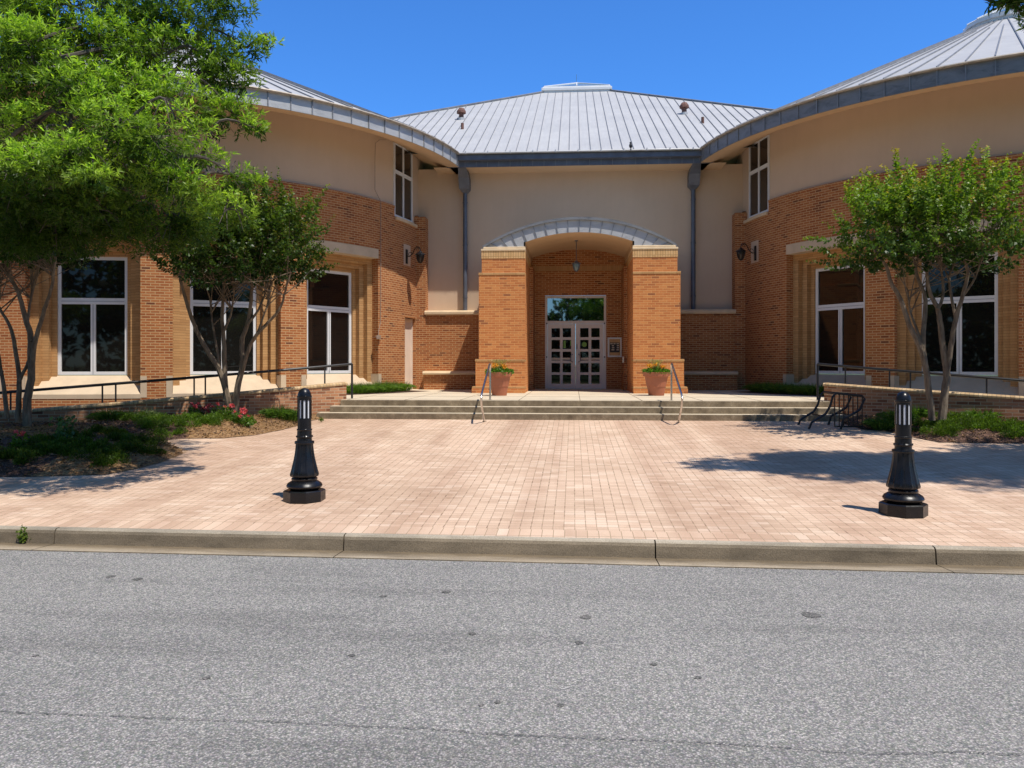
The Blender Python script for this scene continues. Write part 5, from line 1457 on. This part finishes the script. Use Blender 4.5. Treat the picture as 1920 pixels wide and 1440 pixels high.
# inner and under foliage, tinted dark as painted shade
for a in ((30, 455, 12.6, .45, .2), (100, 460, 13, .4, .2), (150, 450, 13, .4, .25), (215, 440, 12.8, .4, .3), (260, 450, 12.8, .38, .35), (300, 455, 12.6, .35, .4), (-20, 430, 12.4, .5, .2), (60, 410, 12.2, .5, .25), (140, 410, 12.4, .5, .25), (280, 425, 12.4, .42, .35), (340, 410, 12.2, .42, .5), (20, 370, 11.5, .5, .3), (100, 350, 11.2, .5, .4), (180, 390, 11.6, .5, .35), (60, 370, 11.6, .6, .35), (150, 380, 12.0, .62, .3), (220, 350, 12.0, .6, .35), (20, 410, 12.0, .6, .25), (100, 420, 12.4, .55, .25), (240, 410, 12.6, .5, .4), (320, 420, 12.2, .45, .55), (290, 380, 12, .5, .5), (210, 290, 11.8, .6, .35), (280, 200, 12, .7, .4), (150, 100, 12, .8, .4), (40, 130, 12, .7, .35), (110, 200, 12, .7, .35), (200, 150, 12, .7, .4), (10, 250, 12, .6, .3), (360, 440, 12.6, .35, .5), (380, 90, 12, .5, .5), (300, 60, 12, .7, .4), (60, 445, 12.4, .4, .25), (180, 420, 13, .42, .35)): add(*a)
# crown above and beside the view
for q, r in (((-4.6, 9.9, 7.7), .8),  ((-4.6, 9.2, 6.7), .7), ((-5.6, 9.4, 6.7), .7), ((-6.6, 9.2, 6.5), .7), ((-4.2, 10.4, 7.3), .7), ((-5.3, 10.6, 7.4), .8), ((-6.4, 10.4, 7.2), .8), ((-7.4, 9.4, 6.6), .9), ((-4.0, 9.4, 7.3), .8), ((-7.2, 11.2, 7.8), .9), ((-8.2, 10.8, 7.2), .9), ((-5.8, 11.4, 8.2), .9), ((-7.8, 12.2, 8.0), 1.0), ((-6.4, 12.4, 8.6), .9), ((-5.2, 9.2, 7.6), 1.0), ((-6.5, 9.5, 8.1), 1.1), ((-8, 10, 8.3), 1.2), ((-9.5, 10, 7.5), 1.2), ((-10.3, 9.5, 6.0), 1.1), ((-9.8, 9.8, 4.6), 1.0), ((-6.5, 11, 8.6), 1.2), ((-8, 11.4, 8.9), 1.2), ((-7.2, 8.4, 7.4), .9), ((-8.6, 8.6, 6.4), .9), ((-5, 11, 8.0), .9), ((-11, 11, 7), 1.3), ((-8.6, 8.0, 5.2), .8), ((-9.2, 9.0, 4.0), .7)):
    cl.append((Vector(q), r, .9))
oak('willow_oak', 'large bright green willow oak filling the upper left, its trunk beyond the frame', [Vector((-10.6, 11.2, .4)), Vector((-10.4, 11.1, 2)), Vector((-9.9, 10.9, 3.6)), Vector((-9.2, 10.7, 5)), Vector((-8.2, 10.5, 6.4)), Vector((-7.4, 10.4, 7.6))], cl, 'large oaks beside the plaza', 21, .95, .085)
# right oak: mostly beyond the frame, its low twigs show in the top right corner
cl = []
for px, py, D, r in ((1908, 2, 9.0, .13), (1925, -10, 9.0, .2), (1878, 6, 9.0, .07), (1862, 4, 9.0, .05), (1912, 22, 9.0, .05)): cl.append((at(px, py, D), r, .25))
YSH = .8
for q, r in (((5.4, 9.4, 5.6), .4), ((4.9, 9.2, 6.3), .5), ((5.6, 9.0, 6.8), .8), ((6.6, 9.0, 6.4), .9), ((7.6, 9.2, 6.2), 1.0), ((5.2, 8.4, 7.6), .8), ((6.4, 8.2, 7.8), 1.0), ((7.8, 8.4, 7.6), 1.1), ((9.0, 9.2, 6.8), 1.2), ((9.2, 8.2, 8), 1.2), ((6.2, 7.6, 8.9), 1.0), ((7.6, 7.4, 9), 1.1), ((4.4, 8.1, 8.0), .5), ((10.4, 9.5, 7), 1.2), ((8.5, 10.2, 5.8), 1.0), ((9.8, 10.4, 5.8), 1.1)): cl.append((Vector(q) + Vector((.3, YSH, .25)), r, .9))
oak('willow_oak', 'willow oak beyond the frame whose dark twigs hang into the top right corner', [Vector((11.2, 9.4, .3)), Vector((11.0, 9.3, 2.4)), Vector((10.4, 9.1, 4.2)), Vector((9.2, 8.9, 6.0)), Vector((8.0, 8.6, 7.4))], cl, 'large oaks beside the plaza', 33, .9)

# trees across the road behind the photographer (seen in the window reflections and from the side)
cl = []
def back_tree(x, y, h, seed):
    rs = random.Random(seed); c = []
    for k_ in range(15):
        a = rs.random() * 6.28; r_ = rs.random() ** .5 * h * .3; z = h * (.38 + .55 * rs.random()); c.append((Vector((x + math.cos(a) * r_ * (1.25 - z / h), y + math.sin(a) * r_ * (1.25 - z / h), z)), h * rs.uniform(.11, .17), .6))
    return c
for i, (x, y, h) in enumerate(((-13, -15, 11), (-23, -19, 13), (13, -16, 12), (22, -20, 13), (2.3, -14, 9.5), (-33, -16, 12), (32, -15, 12))):
    cl = back_tree(x, y, h, 50 + i)
    oak('shade_tree', 'tall shade tree number %d across the road' % i if False else ['shade tree across the road, left of the drive', 'second shade tree to the left across the road', 'shade tree across the road, right of the drive', 'second shade tree to the right across the road', 'smaller shade tree straight across the road', 'farthest left shade tree across the road', 'farthest right shade tree across the road'][i], [Vector((x, y, 0)), Vector((x, y, h * .3)), Vector((x + .2, y, h * .6)), Vector((x, y, h * .8))], cl, 'shade trees across the road', 60 + i, .10, .34)

# far-off wood closing the view behind the trees across the road
nW = 26000; xw = RNG.uniform(-85, 85, nW); hw_ = 8.5 + 2.2 * np.sin(xw * .21) + 1.4 * np.sin(xw * .57 + 1)
zw = RNG.random(nW) ** .8 * hw_; yw = -33 - 5 * RNG.random(nW)
tag(leaves('woodland', np.stack([xw, yw, zw], 1), unit(nW, .1), .9, .5, tint(nW, (.02, .045, .012), (.06, .11, .025)), M['leaf']), 'distant dark woodland far across the road', 'woodland', kind='stuff')

# ================================================================== LIGHT
w = bpy.data.worlds.new('World'); SC.world = w; w.use_nodes = True
t = w.node_tree; bg = t.nodes['Background']
SUN = Vector((.36, -.305, 1)).normalized()
sky = t.nodes.new('ShaderNodeTexSky'); sky.sky_type = 'NISHITA'; sky.sun_disc = False
el = math.asin(SUN.z); az = math.atan2(SUN.x, SUN.y)
sky.sun_elevation = el; sky.sun_rotation = az; sky.altitude = 200; sky.air_density = 1.0; sky.dust_density = .25; sky.ozone_density = 3.0
tn = t.nodes.new('ShaderNodeMix'); tn.data_type = 'RGBA'; tn.blend_type = 'MULTIPLY'; tn.inputs[0].default_value = 1; tn.inputs[7].default_value = (.56, .88, 1.17, 1); t.links.new(sky.outputs[0], tn.inputs[6])
nz = t.nodes.new('ShaderNodeSeparateXYZ'); t.links.new(t.nodes.new('ShaderNodeTexCoord').outputs['Generated'], nz.inputs[0])
mr = t.nodes.new('ShaderNodeMapRange'); mr.inputs[1].default_value = .1; mr.inputs[2].default_value = .8; mr.inputs[3].default_value = 0; mr.inputs[4].default_value = 1; t.links.new(nz.outputs[1], mr.inputs[0])
mh = t.nodes.new('ShaderNodeMix'); mh.data_type = 'RGBA'; mh.blend_type = 'MULTIPLY'; t.links.new(mr.outputs[0], mh.inputs[0]); t.links.new(tn.outputs[2], mh.inputs[6]); mh.inputs[7].default_value = (.95, 1.35, 1.72, 1)
t.links.new(mh.outputs[2], bg.inputs[0]); bg.inputs[1].default_value = .105
sd = bpy.data.lights.new('sun', 'SUN'); sd.energy = 5.0; sd.angle = R(.53); sd.color = (1, .945, .86)
so = bpy.data.objects.new('sun', sd); COL.objects.link(so); so.rotation_euler = SUN.to_track_quat('Z', 'Y').to_euler(); so.location = (0, 0, 30)
SC.view_settings.view_transform = 'Standard'; SC.view_settings.look = 'None'; SC.view_settings.exposure = 0; SC.view_settings.gamma = 1
SC.cycles.max_bounces = 6; SC.cycles.diffuse_bounces = 3; SC.cycles.glossy_bounces = 3; SC.cycles.transmission_bounces = 3
